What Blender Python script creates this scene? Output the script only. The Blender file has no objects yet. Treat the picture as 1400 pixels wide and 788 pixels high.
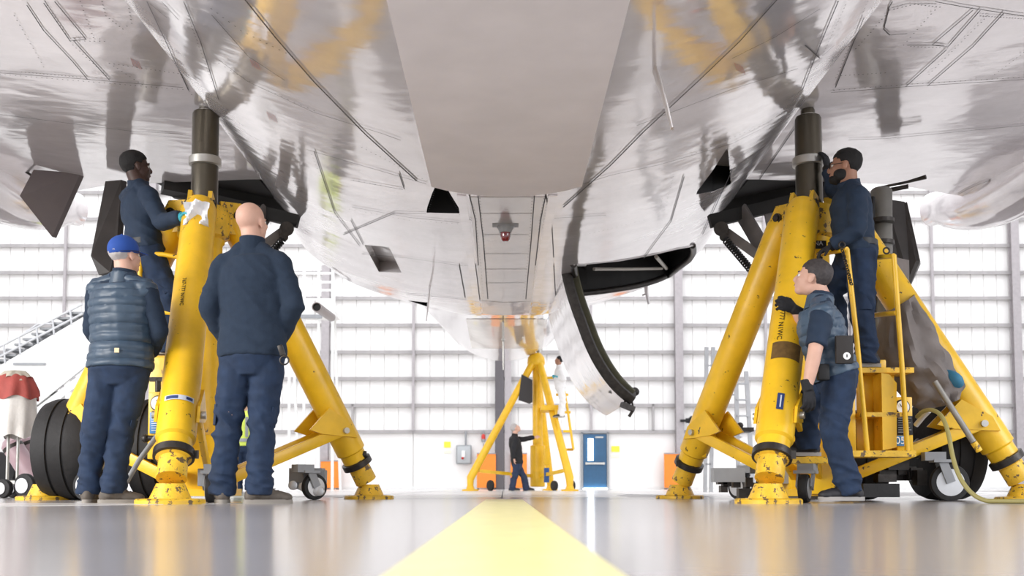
import bpy, bmesh, math, random
from mathutils import Vector, Matrix, noise
from mathutils.bvhtree import BVHTree
import numpy as np
random.seed(7)
SC = bpy.context.scene
COL = SC.collection
V = Vector
# ---------------------------------------------------------------- camera
TILT = math.radians(3.4)
F = 1400.0
HZ = 666.0
PX0, PY0 = 689.0, HZ - F*math.tan(TILT)
CH = 0.10
cd = bpy.data.cameras.new('camera'); cam = bpy.data.objects.new('camera', cd); COL.objects.link(cam)
cam.location = (0, 0, CH); cam.rotation_euler = (math.pi/2 + TILT, 0, 0)
cd.sensor_width = 36; cd.lens = 36*F/1400
cd.shift_x = (700-PX0)/1400; cd.shift_y = -(394-PY0)/1400
cd.clip_start = .05; cd.clip_end = 500
cd.dof.use_dof = True; cd.dof.focus_distance = 7.2; cd.dof.aperture_fstop = 3.2
SC.camera = cam
CO = V((0, 0, CH))
def ray(px, py):
    c, s = math.cos(TILT), math.sin(TILT)
    return V((px-PX0, F*c-(PY0-py)*s, F*s+(PY0-py)*c))
def P(px, py, Y):
    d = ray(px, py); return CO + d*(Y/d.y)
def PZ(px, py, z):
    d = ray(px, py); return CO + d*((z-CH)/d.z)
def proj(p):
    c, s = math.cos(TILT), math.sin(TILT)
    x, y, z = p[0], p[1], p[2]-CH
    f = y*c+z*s; u = -y*s+z*c
    return PX0+F*x/f, PY0-F*u/f
# ---------------------------------------------------------------- light
w = bpy.data.worlds.new('world'); SC.world = w; w.use_nodes = True
bg = w.node_tree.nodes['Background']; bg.inputs[0].default_value = (.93, .95, 1, 1); bg.inputs[1].default_value = 1.5
def area(name, loc, target, sx, sy, power, col=(1, 1, 1)):
    l = bpy.data.lights.new(name, 'AREA'); l.shape = 'RECTANGLE'; l.size = sx; l.size_y = sy; l.energy = power; l.color = col
    o = bpy.data.objects.new(name, l); COL.objects.link(o); o.location = loc
    o.rotation_euler = (V(target)-V(loc)).to_track_quat('-Z', 'Y').to_euler(); return o
area('wall_fill_light', (0, 30, 15), (0, 38, 3), 44, 4, 600, (1, .99, .97))  # unseen area light added to brighten the back wall and far floor
area('side_fill_light', (-13, -3, 6), (-2, 7.5, 1), 8, 7, 2600, (1, .98, .95))  # unseen area light added to reach the left jack under the aircraft
area('side_fill_light', (14, -2, 7), (3, 8, 1), 8, 8, 1200, (.95, .97, 1))  # weaker unseen area light added for the right side
SC.view_settings.view_transform = 'Standard'; SC.view_settings.look = 'None'
SC.view_settings.gamma = 1; SC.view_settings.use_curve_mapping = False
SC.view_settings.exposure = 0.25
SC.cycles.max_bounces = 8
SC.cycles.use_denoising = True
# ---------------------------------------------------------------- materials
def lin(c):
    return tuple(((x/255)/12.92 if x/255 <= .04045 else ((x/255+.055)/1.055)**2.4) for x in c)
MATS = {}
def mat(name, c, rough=.5, metal=0, coat=0, emit=0, var=0, vscale=8, bump=0, bscale=40, chips=None, alpha=None, spec=.5, vdist=None, obj=True, stretch=None):
    """c: srgb 0-255. var: strength of colour variation. chips: (colour, threshold, scale)"""
    if name in MATS: return MATS[name]
    m = bpy.data.materials.new(name); m.use_nodes = True; nt = m.node_tree; b = nt.nodes['Principled BSDF']
    L = lin(c); b.inputs['Base Color'].default_value = (*L, 1)
    b.inputs['Roughness'].default_value = rough; b.inputs['Metallic'].default_value = metal
    b.inputs['Coat Weight'].default_value = coat; b.inputs['Coat Roughness'].default_value = .05
    b.inputs['Specular IOR Level'].default_value = spec
    if emit: b.inputs['Emission Color'].default_value = (*L, 1); b.inputs['Emission Strength'].default_value = emit
    tc = nt.nodes.new('ShaderNodeTexCoord'); mp = nt.nodes.new('ShaderNodeMapping')
    nt.links.new(tc.outputs['Object'], mp.inputs[0])
    if stretch: mp.inputs['Scale'].default_value = stretch
    src = None
    if var:
        n = nt.nodes.new('ShaderNodeTexNoise'); n.inputs['Scale'].default_value = vscale; n.inputs['Detail'].default_value = 6
        nt.links.new(mp.outputs[0], n.inputs['Vector'])
        mr = nt.nodes.new('ShaderNodeMapRange'); mr.inputs[1].default_value = .3; mr.inputs[2].default_value = .7
        mr.inputs[3].default_value = 1-var; mr.inputs[4].default_value = 1+var*.5
        nt.links.new(n.outputs[0], mr.inputs[0])
        mx = nt.nodes.new('ShaderNodeVectorMath'); mx.operation = 'SCALE'; mx.inputs[0].default_value = L
        nt.links.new(mr.outputs[0], mx.inputs['Scale']); src = mx.outputs[0]
        nt.links.new(src, b.inputs['Base Color'])
    if chips:
        cc, th, cs = chips
        n2 = nt.nodes.new('ShaderNodeTexNoise'); n2.inputs['Scale'].default_value = cs; n2.inputs['Detail'].default_value = 5; n2.inputs['Roughness'].default_value = .65
        nt.links.new(mp.outputs[0], n2.inputs['Vector'])
        gt = nt.nodes.new('ShaderNodeMapRange'); gt.inputs[1].default_value = th; gt.inputs[2].default_value = th+.02
        nt.links.new(n2.outputs[0], gt.inputs[0])
        mm = nt.nodes.new('ShaderNodeMix'); mm.data_type = 'RGBA'
        nt.links.new(gt.outputs[0], mm.inputs[0])
        if src: nt.links.new(src, mm.inputs[6])
        else: mm.inputs[6].default_value = (*L, 1)
        mm.inputs[7].default_value = (*lin(cc), 1)
        nt.links.new(mm.outputs[2], b.inputs['Base Color'])
    if bump:
        n3 = nt.nodes.new('ShaderNodeTexNoise'); n3.inputs['Scale'].default_value = bscale; n3.inputs['Detail'].default_value = 3
        nt.links.new(mp.outputs[0], n3.inputs['Vector'])
        bp = nt.nodes.new('ShaderNodeBump'); bp.inputs['Strength'].default_value = bump; bp.inputs['Distance'].default_value = .01 if vdist is None else vdist
        nt.links.new(n3.outputs[0], bp.inputs['Height']); nt.links.new(bp.outputs[0], b.inputs['Normal'])
    if alpha is not None:
        b.inputs['Alpha'].default_value = alpha
    MATS[name] = m; return m
M_yel = mat('jack_yellow_paint', (242, 192, 36), .34, var=.16, vscale=5, bump=.15, bscale=25, chips=((70, 52, 34), .655, 16))
M_yelw = mat('worn_yellow_paint', (238, 190, 50), .45, var=.25, vscale=9, bump=.3, bscale=40, chips=((104, 84, 56), .565, 20))
M_dsteel = mat('dark_steel', (62, 58, 55), .42, metal=.6, var=.3, vscale=20, bump=.2)
M_ram = mat('oily_ram_steel', (92, 87, 76), .3, metal=.75, var=.35, vscale=6, stretch=(1, 1, .2), bump=.1)
M_steel = mat('bright_steel', (190, 188, 182), .35, metal=.7, var=.15, vscale=12)
M_alu = mat('aluminium', (205, 206, 208), .4, metal=.5, var=.1)
M_rub = mat('black_rubber', (34, 33, 34), .7, var=.3, vscale=10, bump=.2)
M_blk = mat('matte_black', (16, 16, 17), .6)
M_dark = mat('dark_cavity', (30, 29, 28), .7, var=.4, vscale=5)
M_white = mat('white_paint', (238, 238, 236), .45, var=.04)
M_grey = mat('grey_paint', (150, 152, 155), .5, var=.1)
# ---------------------------------------------------------------- mesh helpers
WL = {}
def thing(name, loc, label, cat, group=None):
    o = bpy.data.objects.new(name, None); COL.objects.link(o); o.location = loc; o.empty_display_size = .2
    o['label'] = label; o['category'] = cat
    if group: o['group'] = group
    WL[o.name] = V(loc); return o
def link(name, me, m, parent=None, label=None, cat=None, group=None, kind=None, smooth=True, base=False):
    if isinstance(m, (list, tuple)):
        for x in m: me.materials.append(x)
    elif m: me.materials.append(m)
    n = len(me.vertices)
    a = np.empty(n*3, np.float32); me.vertices.foreach_get('co', a); a = a.reshape(-1, 3)
    if n:
        c = (a.min(0)+a.max(0))/2
        if base: c[2] = a[:, 2].min()
        a -= c; me.vertices.foreach_set('co', a.ravel())
    else: c = np.zeros(3)
    if smooth:
        me.polygons.foreach_set('use_smooth', [True]*len(me.polygons))
        try: me.set_sharp_from_angle(angle=math.radians(38))
        except Exception: pass
    me.update()
    o = bpy.data.objects.new(name, me); COL.objects.link(o)
    W = V([float(x) for x in c]); WL[o.name] = W
    if parent:
        o.parent = parent; o.location = W-WL[parent.name]
    else: o.location = W
    if label: o['label'] = label
    if cat: o['category'] = cat
    if group: o['group'] = group
    if kind: o['kind'] = kind
    return o
class MB:
    def __init__(s): s.bm = bmesh.new()
    def done(s, name, m, parent=None, **k):
        me = bpy.data.meshes.new(name); s.bm.normal_update(); s.bm.to_mesh(me); s.bm.free()
        return link(name, me, m, parent, **k)
    def box(s, c, size, rot=None, bev=0):
        r = bmesh.ops.create_cube(s.bm, size=1)
        M = Matrix.Translation(V(c)) @ (rot.to_4x4() if rot else Matrix()) @ Matrix.Diagonal((*size, 1))
        bmesh.ops.transform(s.bm, matrix=M, verts=r['verts'])
        if bev:
            es = list({e for v in r['verts'] for e in v.link_edges})
            bmesh.ops.bevel(s.bm, geom=es, offset=bev, segments=2, affect='EDGES', profile=.5)
        return s
    def bar(s, p, q, w, h, up=V((0, 0, 1)), bev=0):
        p, q = V(p), V(q); d = q-p; L = d.length; d.normalize()
        x = d.cross(up)
        if x.length < 1e-4: x = d.cross(V((1, 0, 0)))
        x.normalize(); z = x.cross(d)
        R = Matrix((x, d, z)).transposed()
        return s.box((p+q)/2, (w, L, h), R, bev)
    def tube(s, pts, r, n=14, cap=True, ref=None):
        pts = [V(p) for p in pts]; N = len(pts)
        rs = r if isinstance(r, (list, tuple)) else [r]*N
        rings = []; u = None
        for i, p in enumerate(pts):
            t = (pts[min(i+1, N-1)]-pts[max(i-1, 0)])
            if t.length < 1e-9: t = V((0, 0, 1))
            t.normalize()
            if u is None:
                a = V(ref) if ref is not None else (V((0, 0, 1)) if abs(t.z) < .9 else V((1, 0, 0)))
                u = a-t*a.dot(t)
            else: u = u-t*u.dot(t)
            u.normalize(); v = t.cross(u)
            ri = rs[i]; ra, rb = ri if isinstance(ri, (list, tuple)) else (ri, ri)
            rings.append([s.bm.verts.new(p+u*ra*math.cos(2*math.pi*k/n)+v*rb*math.sin(2*math.pi*k/n)) for k in range(n)])
        for A, B in zip(rings, rings[1:]):
            for k in range(n): s.bm.faces.new((A[k], A[(k+1) % n], B[(k+1) % n], B[k]))
        if cap:
            s.bm.faces.new(rings[0][::-1]); s.bm.faces.new(rings[-1])
        return s
    def lathe(s, base, axis, prof, n=24):
        """prof: list of (dist along axis, radius)"""
        base = V(base); axis = V(axis).normalized()
        a = V((0, 0, 1)) if abs(axis.z) < .9 else V((1, 0, 0))
        u = (a-axis*a.dot(axis)).normalized(); v = axis.cross(u); rings = []
        for d, r in prof:
            c = base+axis*d
            rings.append([s.bm.verts.new(c+(u*math.cos(2*math.pi*k/n)+v*math.sin(2*math.pi*k/n))*max(r, 1e-4)) for k in range(n)])
        for A, B in zip(rings, rings[1:]):
            for k in range(n): s.bm.faces.new((A[k], A[(k+1) % n], B[(k+1) % n], B[k]))
        s.bm.faces.new(rings[0][::-1]); s.bm.faces.new(rings[-1]); return s
    def torus(s, c, axis, R, r, n=28, m=8, a0=0, a1=2*math.pi):
        c = V(c); axis = V(axis).normalized(); a = V((0, 0, 1)) if abs(axis.z) < .9 else V((1, 0, 0))
        u = (a-axis*a.dot(axis)).normalized(); v = axis.cross(u)
        pts = [c+(u*math.cos(a0+(a1-a0)*k/n)+v*math.sin(a0+(a1-a0)*k/n))*R for k in range(n+1)]
        return s.tube(pts, r, m)
    def ball(s, c, r, M=None, sub=2):
        rr = r if isinstance(r, (tuple, list)) else (r, r, r)
        q = bmesh.ops.create_icosphere(s.bm, subdivisions=sub, radius=1)
        T = Matrix.Translation(V(c)) @ (M.to_4x4() if M else Matrix()) @ Matrix.Diagonal((*rr, 1))
        bmesh.ops.transform(s.bm, matrix=T, verts=q['verts']); return s
    def prism(s, pts, ext):
        """closed polygon extruded by vector ext"""
        ext = V(ext); A = [s.bm.verts.new(V(p)) for p in pts]; B = [s.bm.verts.new(V(p)+ext) for p in pts]
        n = len(A); fs = [s.bm.faces.new(A[::-1]), s.bm.faces.new(B)]
        for k in range(n): fs.append(s.bm.faces.new((A[k], A[(k+1) % n], B[(k+1) % n], B[k])))
        bmesh.ops.recalc_face_normals(s.bm, faces=fs); return s
    def grid(s, rows):
        R = [[s.bm.verts.new(p) for p in r] for r in rows]
        for A, B in zip(R, R[1:]):
            for k in range(len(A)-1): s.bm.faces.new((A[k], A[k+1], B[k+1], B[k]))
        return s
def structure(o): o['kind'] = 'structure'; return o
def text_obj(txt, size, M, m, parent, name='lettering', ext=.0008):
    cu = bpy.data.curves.new(name, 'FONT'); cu.body = txt; cu.size = size; cu.extrude = ext; cu.align_x = 'CENTER'; cu.align_y = 'CENTER'; cu.resolution_u = 3
    o = bpy.data.objects.new(name, cu); COL.objects.link(o); dg = bpy.context.evaluated_depsgraph_get(); dg.update()
    me = bpy.data.meshes.new_from_object(o.evaluated_get(dg)); bpy.data.objects.remove(o)
    me.transform(M); me.materials.clear(); return link(name, me, m, parent, smooth=False)
def frame(origin, x, y):
    x = V(x).normalized(); y = V(y); y = (y-x*y.dot(x)).normalized(); z = x.cross(y)
    M = Matrix((x, y, z)).transposed().to_4x4(); M.translation = V(origin); return M
# ================================================================ SETTING
def floor_mat(name, c, r):
    m = mat(name, c, r, var=.10, vscale=.6, bump=.03, bscale=3, vdist=.02)
    return m
M_floor = floor_mat('polished_concrete', (172, 168, 168), .17)
M_floor2 = floor_mat('light_floor_paint', (222, 219, 216), .22)
M_line = mat('yellow_floor_paint', (246, 238, 165), .3, var=.10, vscale=10)
fl = structure(MB().box((0, 25, -.05), (80, 90, .1)).done('floor', M_floor, smooth=False))
MB().box((0, 24.5, .001), (60, 29, .002)).done('painted_floor', M_floor2, fl, smooth=False)
M_floord = floor_mat('added_dark_floor', (112, 106, 106), .25)
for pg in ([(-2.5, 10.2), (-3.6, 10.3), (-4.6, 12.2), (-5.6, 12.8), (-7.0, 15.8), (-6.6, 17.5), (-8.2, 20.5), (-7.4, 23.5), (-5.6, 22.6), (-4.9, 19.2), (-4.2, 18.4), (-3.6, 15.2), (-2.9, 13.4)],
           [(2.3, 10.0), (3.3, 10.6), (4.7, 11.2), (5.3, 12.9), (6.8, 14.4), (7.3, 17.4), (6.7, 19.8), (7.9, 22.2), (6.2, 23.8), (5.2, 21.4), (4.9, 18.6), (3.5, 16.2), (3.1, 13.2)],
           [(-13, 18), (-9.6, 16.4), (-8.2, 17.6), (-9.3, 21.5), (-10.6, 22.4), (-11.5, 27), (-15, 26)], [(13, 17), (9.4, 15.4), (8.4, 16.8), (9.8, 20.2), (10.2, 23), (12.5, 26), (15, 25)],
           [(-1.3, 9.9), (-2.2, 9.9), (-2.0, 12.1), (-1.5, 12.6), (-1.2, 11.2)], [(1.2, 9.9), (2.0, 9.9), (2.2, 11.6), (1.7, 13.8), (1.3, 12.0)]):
    MB().prism([(x, y, .0022) for x, y in pg], (0, 0, .0006)).done('added_dark_patch', M_floord, fl, smooth=False)  # dark patches added so the polished belly reflects dark shapes
MB().prism([(-40, 5.4, 0), (-1.4, 6.3, 0), (-3.2, 4.6, 0), (-40, 3.2, 0)], (0, 0, .002)).done('pale_floor_stripe', M_floor2, fl, smooth=False)
MB().prism([(-.13, .3, .003), (.13, .3, .003), (.14, 7.9, .003), (-.14, 7.9, .003)], (0, 0, .001)).done('yellow_line', M_line, fl, smooth=False)
for yy in (8.3, 12.2, 20):
    MB().box((0, yy, .0032), (60, .012, .0008)).done('floor_joint', M_dark, fl, smooth=False)
for xx in (-.02, -1.5, 1.6):
    MB().box((xx, 24, .0030), (.012, 30, .0008)).done('floor_joint', M_dark, fl, smooth=False)
WY = 39.0
M_wall = mat('white_wall_sheet', (243, 241, 239), .55, var=.05, vscale=1.2, stretch=(1, 1, .25))
M_girt = mat('grey_girt_paint', (168, 164, 164), .6, var=.12, vscale=3)
M_colm = mat('grey_column_paint', (172, 166, 168), .6, var=.1)
wall = structure(MB().box((0, WY+.4, 9), (64, .2, 18)).done('wall_back', M_wall, smooth=False))
for sx, nm in ((-32, 'wall_left'), (32, 'wall_right')):
    structure(MB().box((sx, 24, 7), (.2, 32, 14)).done(nm, M_wall, smooth=False))
def wx(px): return P(px, 500, WY).x
def wz(py): return P(689, py, WY).z
girts = [589, 553, 516.3, 480, 443, 406, 371, 334, 297.5, 261, 224, 187]
zs = [wz(y) for y in girts]
cols_wide = [205, 445, 928, 1168, 1390, 1640, -35, -275]; cols_thin = [325, 85, 565, 808, 1048, 1278, 1515, -155]
allc = sorted([wx(x) for x in cols_wide+cols_thin]+[wx(688)])
bot = [.02]+zs
pm = {}
for i in range(len(zs)):
    z0, z1 = bot[i], bot[i+1]
    if i == 0: continue
    for a, b in zip(allc, allc[1:]):
        key = (i, round(b-a, 1))
        if key not in pm:
            mb = MB(); W, H = b-a-.06, z1-z0-.05
            nr = 6
            for k in range(nr):
                mb.box((-W/2+W*(k+.5)/nr, 0, 0), (W/nr-.025, .05, H))
            me = bpy.data.meshes.new('wall_panel'); mb.bm.to_mesh(me); mb.bm.free(); me.materials.append(M_wall); pm[key] = me
        o = bpy.data.objects.new('wall_panel', pm[key]); COL.objects.link(o); o.parent = wall
        o.location = V(((a+b)/2, WY+.28, (z0+z1)/2))-WL[wall.name]
z589 = zs[0]
for a, b in zip(allc, allc[1:]):
    MB().box(((a+b)/2, WY+.26, z589/2+.03), (b-a-.04, .08, z589-.1)).done('lower_panel', M_wall, wall, smooth=False)
for z in zs:
    for a, b in zip(allc, allc[1:]):
        o = MB().box(((a+b)/2, WY+.17, z), (b-a-.02, .2, .055)).box(((a+b)/2, WY+.08, z-.06), (b-a-.02, .02, .08)).done('girt', M_girt, wall, smooth=False)
n = 0
for x in cols_wide:
    n += 1; X = wx(x)
    structure(MB().box((X, WY-.02, 6), (.06, .26, 12)).box((X, WY-.16, 6), (.30, .03, 12)).box((X, WY+.12, 6), (.30, .03, 12)).done('trim_%d' % n, M_colm, smooth=False))
for x in cols_thin:
    n += 1; X = wx(x)
    structure(MB().box((X, WY+.05, (12+z589)/2), (.10, .12, 12-z589)).done('trim_%d' % n, M_colm, smooth=False))
M_colk = mat('dark_column_paint', (92, 88, 92), .6)
n += 1
structure(MB().box((wx(683), WY-.1, 6), (.34, .3, 12)).done('trim_%d' % n, [M_colk], smooth=False))
n += 1
structure(MB().box((wx(694.5), WY-.1, 6), (.26, .24, 12)).done('trim_%d' % n, M_colm, smooth=False))
# short studs in the lowest girt row
for x in (482, 893, 1290):
    MB().box((wx(x), WY+.12, (zs[0]+zs[1])/2), (.09, .1, zs[1]-zs[0])).done('stud', M_girt, wall, smooth=False)
structure(MB().box((0, WY+.2, .06), (62, .14, .12)).done('baseboard_back', M_white, smooth=False))
# door
M_door = mat('blue_door_paint', (38, 84, 120), .4, var=.08)
M_glow = mat('daylight_glow', (245, 250, 255), .2, emit=10)
x0, x1 = wx(797), wx(829); zt = wz(593)
dr = structure(MB().box(((x0+x1)/2, WY+.12, zt/2), (x1-x0, .07, zt-.04)).done('door_1', M_door, smooth=False))
cx = (x0+x1)/2
MB().box((x0-.05, WY+.13, zt/2), (.08, .16, zt+.08)).box((x1+.05, WY+.13, zt/2), (.08, .16, zt+.08)).box((cx, WY+.13, zt+.05), (x1-x0+.18, .16, .08)).done('door_frame', M_grey, dr, smooth=False)
MB().box((wx(807), WY+.07, (wz(600)+wz(630))/2), (.19, .03, wz(600)-wz(630))).done('door_window', M_glow, dr, smooth=False)
MB().bar((wx(800), WY+.02, wz(634)), (wx(826), WY+.02, wz(634)), .05, .07).box((wx(801), WY+.05, wz(634)), (.06, .1, .09)).box((wx(825), WY+.05, wz(634)), (.06, .1, .09)).done('push_bar', M_steel, dr)
MB().box((wx(819), WY+.07, wz(598)), (.3, .02, .05)).done('door_closer', M_steel, dr, smooth=False)
MB().box((cx, WY+.05, .03), (x1-x0, .1, .05)).done('threshold', M_glow, dr, smooth=False)  # strip made to glow, a bright line of light at the door foot
# things on the wall
M_org = mat('orange_panel_paint', (246, 138, 40), .5, var=.06)
def guard(pa, pb, label):
    a, b = wx(pa), wx(pb); t = wz(620 if pa > 460 else 630)
    g = thing('column_guard', ((a+b)/2, WY-.3, 0), label, 'panel', 'orange panels along the back wall')
    MB().box(((a+b)/2, WY-.3, t/2+.03), (b-a, .08, t-.06), bev=.01).done('board', M_org, g, smooth=False)
    MB().box(((a+b)/2, WY-.35, t-.02), (b-a, .03, .04)).done('top_rail', M_grey, g, smooth=False)
    for fx in (a+.05, b-.05): MB().box((fx, WY-.3, .02), (.08, .3, .04)).done('foot', M_dsteel, g, smooth=False)
guard(442, 467, 'orange panel behind the leaning leg of the left yellow jack')
guard(652.5, 678, 'orange panel left of the dark wall column, behind the tall distant jack')
guard(698, 720, 'orange panel right of the dark wall column, behind the man in black')
guard(905, 929, 'orange panel on the back wall right of the blue door')
eb = thing('electrical_box', (wx(634), WY, wz(636)), 'grey electrical switch box on the white wall left of the distant jack', 'electrical box')
MB().box((wx(634.5), WY, (wz(609)+wz(635))/2), (.58, .2, .72), bev=.02).done('enclosure', M_grey, eb)
MB().box((wx(634.5), WY-.12, (wz(609)+wz(635))/2), (.5, .03, .64), bev=.01).done('cover', mat('pale_grey_paint', (178, 182, 184), .5), eb)
MB().box((wx(634), WY-.17, wz(621)), (.12, .08, .24)).done('switch_handle', M_white, eb)
MB().ball((wx(633), WY-.2, wz(627)), .05).done('red_knob', mat('red_plastic', (190, 40, 30), .4), eb)
MB().tube([(wx(637), WY, wz(609)), (wx(637), WY, wz(590))], .04, 10).done('conduit', M_grey, eb)
al = thing('alarm_light', (wx(661), WY, wz(605)), 'small red alarm light on a pole above the orange panel', 'alarm light')
MB().lathe((wx(661), WY, wz(605)), (0, 0, 1), [(0, .07), (.1, .09), (.12, .09)]).done('housing', M_grey, al)
MB().lathe((wx(661), WY, wz(601)), (0, 0, 1), [(0, .08), (.14, .075), (.2, .04)]).done('red_lens', mat('red_lens', (200, 50, 40), .3), al)
MB().tube([(wx(661), WY, wz(589)), (wx(661), WY, wz(597))], .03, 8).tube([(wx(661), WY, wz(606)), (wx(661), WY, wz(620))], .02, 8).done('pole', M_grey, al)
M_sign = mat('yellow_sign', (244, 232, 70), .5)
for pa, pb, ya, yb, lb in ((607, 616, 604, 612, 'small yellow sign on the white wall left of the electrical box'), (836, 847, 610, 618, 'small yellow sign on the wall right of the blue door')):
    s_ = thing('wall_sign', (wx((pa+pb)/2), WY+.2, wz(yb)), lb, 'sign')
    MB().box((wx((pa+pb)/2), WY+.2, wz((ya+yb)/2)), (wx(pb)-wx(pa), .03, wz(ya)-wz(yb))).done('plate', M_sign, s_, smooth=False)
    MB().box((wx((pa+pb)/2), WY+.2, wz(yb+6)), (wx(pb)-wx(pa), .02, .1)).done('lower_strip', mat('pale_yellow_paper', (250, 248, 215), .6), s_, smooth=False)
hn = thing('wall_horn', (wx(936), WY-.2, wz(576)), 'small black horn sticking out of the grey column right of the blue door', 'horn')
MB().tube([(wx(928), WY-.2, wz(576)), (wx(937), WY-.25, wz(576))], .05, 10).done('neck', M_blk, hn)
MB().lathe((wx(935), WY-.25, wz(576)), (1, -.2, 0), [(0, .09), (.12, .1), (.2, .18), (.24, .18)]).done('bell', M_blk, hn)
# ================================================================ AIRCRAFT
def skin_mat(name, c, rough, metal, bump=.02, coat=.6):
    m = bpy.data.materials.new(name); m.use_nodes = True; nt = m.node_tree; b = nt.nodes['Principled BSDF']
    b.inputs['Metallic'].default_value = metal; b.inputs['Roughness'].default_value = rough
    b.inputs['Coat Weight'].default_value = coat; b.inputs['Coat Roughness'].default_value = .03
    tc = nt.nodes.new('ShaderNodeTexCoord')
    n = nt.nodes.new('ShaderNodeTexNoise'); n.inputs['Scale'].default_value = 1.6; n.inputs['Detail'].default_value = 8; n.inputs['Roughness'].default_value = .6
    nt.links.new(tc.outputs['Object'], n.inputs['Vector'])
    mr = nt.nodes.new('ShaderNodeMapRange'); mr.inputs[1].default_value = .35; mr.inputs[2].default_value = .65; mr.inputs[3].default_value = .9; mr.inputs[4].default_value = 1.05
    nt.links.new(n.outputs[0], mr.inputs[0])
    mx = nt.nodes.new('ShaderNodeVectorMath'); mx.operation = 'SCALE'; mx.inputs[0].default_value = lin(c)
    nt.links.new(mr.outputs[0], mx.inputs['Scale']); nt.links.new(mx.outputs[0], b.inputs['Base Color'])
    n3 = nt.nodes.new('ShaderNodeTexNoise'); n3.inputs['Scale'].default_value = 1.5; n3.inputs['Detail'].default_value = 2
    mp = nt.nodes.new('ShaderNodeMapping'); mp.inputs['Scale'].default_value = (1.2, 1.6, 1)
    nt.links.new(tc.outputs['Object'], mp.inputs[0]); nt.links.new(mp.outputs[0], n3.inputs['Vector'])
    mp2 = nt.nodes.new('ShaderNodeMapping'); mp2.inputs['Scale'].default_value = (4, 16, 4); n4 = nt.nodes.new('ShaderNodeTexNoise'); n4.inputs['Scale'].default_value = 1.0; n4.inputs['Detail'].default_value = 4
    nt.links.new(tc.outputs['Object'], mp2.inputs[0]); nt.links.new(mp2.outputs[0], n4.inputs['Vector'])
    ad = nt.nodes.new('ShaderNodeMath'); ad.operation = 'MULTIPLY_ADD'; ad.inputs[1].default_value = .09
    nt.links.new(n4.outputs[0], ad.inputs[0]); nt.links.new(n3.outputs[0], ad.inputs[2])
    bp = nt.nodes.new('ShaderNodeBump'); bp.inputs['Strength'].default_value = 1; bp.inputs['Distance'].default_value = bump
    nt.links.new(ad.outputs[0], bp.inputs['Height']); nt.links.new(bp.outputs[0], b.inputs['Normal']); nt.links.new(bp.outputs[0], b.inputs['Coat Normal'])
    return m
M_skin = skin_mat('polished_aircraft_skin', (236, 231, 232), .11, .5, .008, .2)
M_keel = mat('matte_grey_primer', (232, 226, 229), .45, var=.06, vscale=3, bump=.05)
M_seam = mat('seam_sealant', (52, 47, 50), .6)
M_skinm = skin_mat('dull_aircraft_skin', (200, 195, 194), .28, .55, .008)
AIR = thing('airliner', (0, 12, 0), 'large polished grey airliner raised on jacks, seen from underneath', 'aircraft')
def interp(x, tab):
    if x <= tab[0][0]: return tab[0][1]
    for (a, va), (b, vb) in zip(tab, tab[1:]):
        if x <= b:
            t = (x-a)/(b-a); return va+(vb-va)*t
    return tab[-1][1]
def smooth_tab(x, tab):
    if x <= tab[0][0]: return tab[0][1]
    for (a, va), (b, vb) in zip(tab, tab[1:]):
        if x <= b:
            t = (x-a)/(b-a); t = t*t*(3-2*t); return va+(vb-va)*t
    return tab[-1][1]
PROF = [(0, 0), (.3, 0), (.55, .004), (.8, .035), (1.05, .09), (1.35, .18), (1.7, .31), (2.0, .46), (2.22, .62), (2.36, .80), (2.43, 1.05), (2.46, 1.5), (2.46, 2.2)]
def catm(tab, t):
    n = len(tab)-1; u = t*n; i = min(int(u), n-1); f = u-i
    g = lambda k: tab[max(0, min(n, k))]
    out = []
    for d in (0, 1):
        a, b, c, e = g(i-1)[d], g(i)[d], g(i+1)[d], g(i+2)[d]
        out.append(.5*((2*b)+(c-a)*f+(2*a-5*b+4*c-e)*f*f+(3*b-a-3*c+e)*f**3))
    return out
def fair_z0(Y): return interp(Y, [(0, 2.62), (2, 2.4), (3.5, 2.31), (5, 2.3), (7.6, 2.3), (10, 2.3), (12.0, 2.275), (12.95, 2.285), (13.2, 2.33), (13.8, 2.5), (14.6, 2.85)])
def fair_w(Y): return smooth_tab(Y, [(0, .6), (3, .97), (4.5, 1), (10.5, 1), (11.6, .99), (12.5, .93), (13.1, .80), (14.6, .4)])
def fair_h(Y): return smooth_tab(Y, [(9.5, 1), (12.6, .72)])
def fair_pt(t, Y, sgn):
    x, z = catm(PROF, t)
    return V((sgn*max(x, 0)*fair_w(Y), Y, fair_z0(Y)+max(z, 0)*(fair_h(Y) if Y > 4 else .6+.1*Y)))
Ys = list(np.linspace(0, 14.6, 150)); ts = list(np.linspace(0, 1, 64))
mbF = MB()
mbF.grid([[fair_pt(t, Y, -1) for t in ts[::-1]]+[fair_pt(t, Y, 1) for t in ts[1:]] for Y in Ys])
bmF = mbF.bm
# fuselage tube
def fus_zb(Y): return interp(Y, [(-4, 2.55), (8, 2.5), (11, 2.48), (13, 2.5), (16, 2.62), (20, 2.86), (25.5, 3.24), (28, 3.75), (34, 5.0), (40, 6.3)])
def fus_r(Y): return interp(Y, [(-4, 1.98), (20, 1.98), (25.5, 1.72), (30, 1.25), (34, .8), (37, .4)])
mbT = MB(); rows = []
for Y in np.linspace(-4, 36.5, 90):
    r = fus_r(Y); zc = fus_zb(Y)+r
    row = []
    for k in range(73):
        a = 2*math.pi*k/72; row.append(V((r*math.sin(a), Y, zc-r*math.cos(a)*(1.0))))
    rows.append(row)
mbT.grid(rows); bmT = mbT.bm
bmesh.ops.remove_doubles(bmT, verts=bmT.verts, dist=1e-4)
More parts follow.
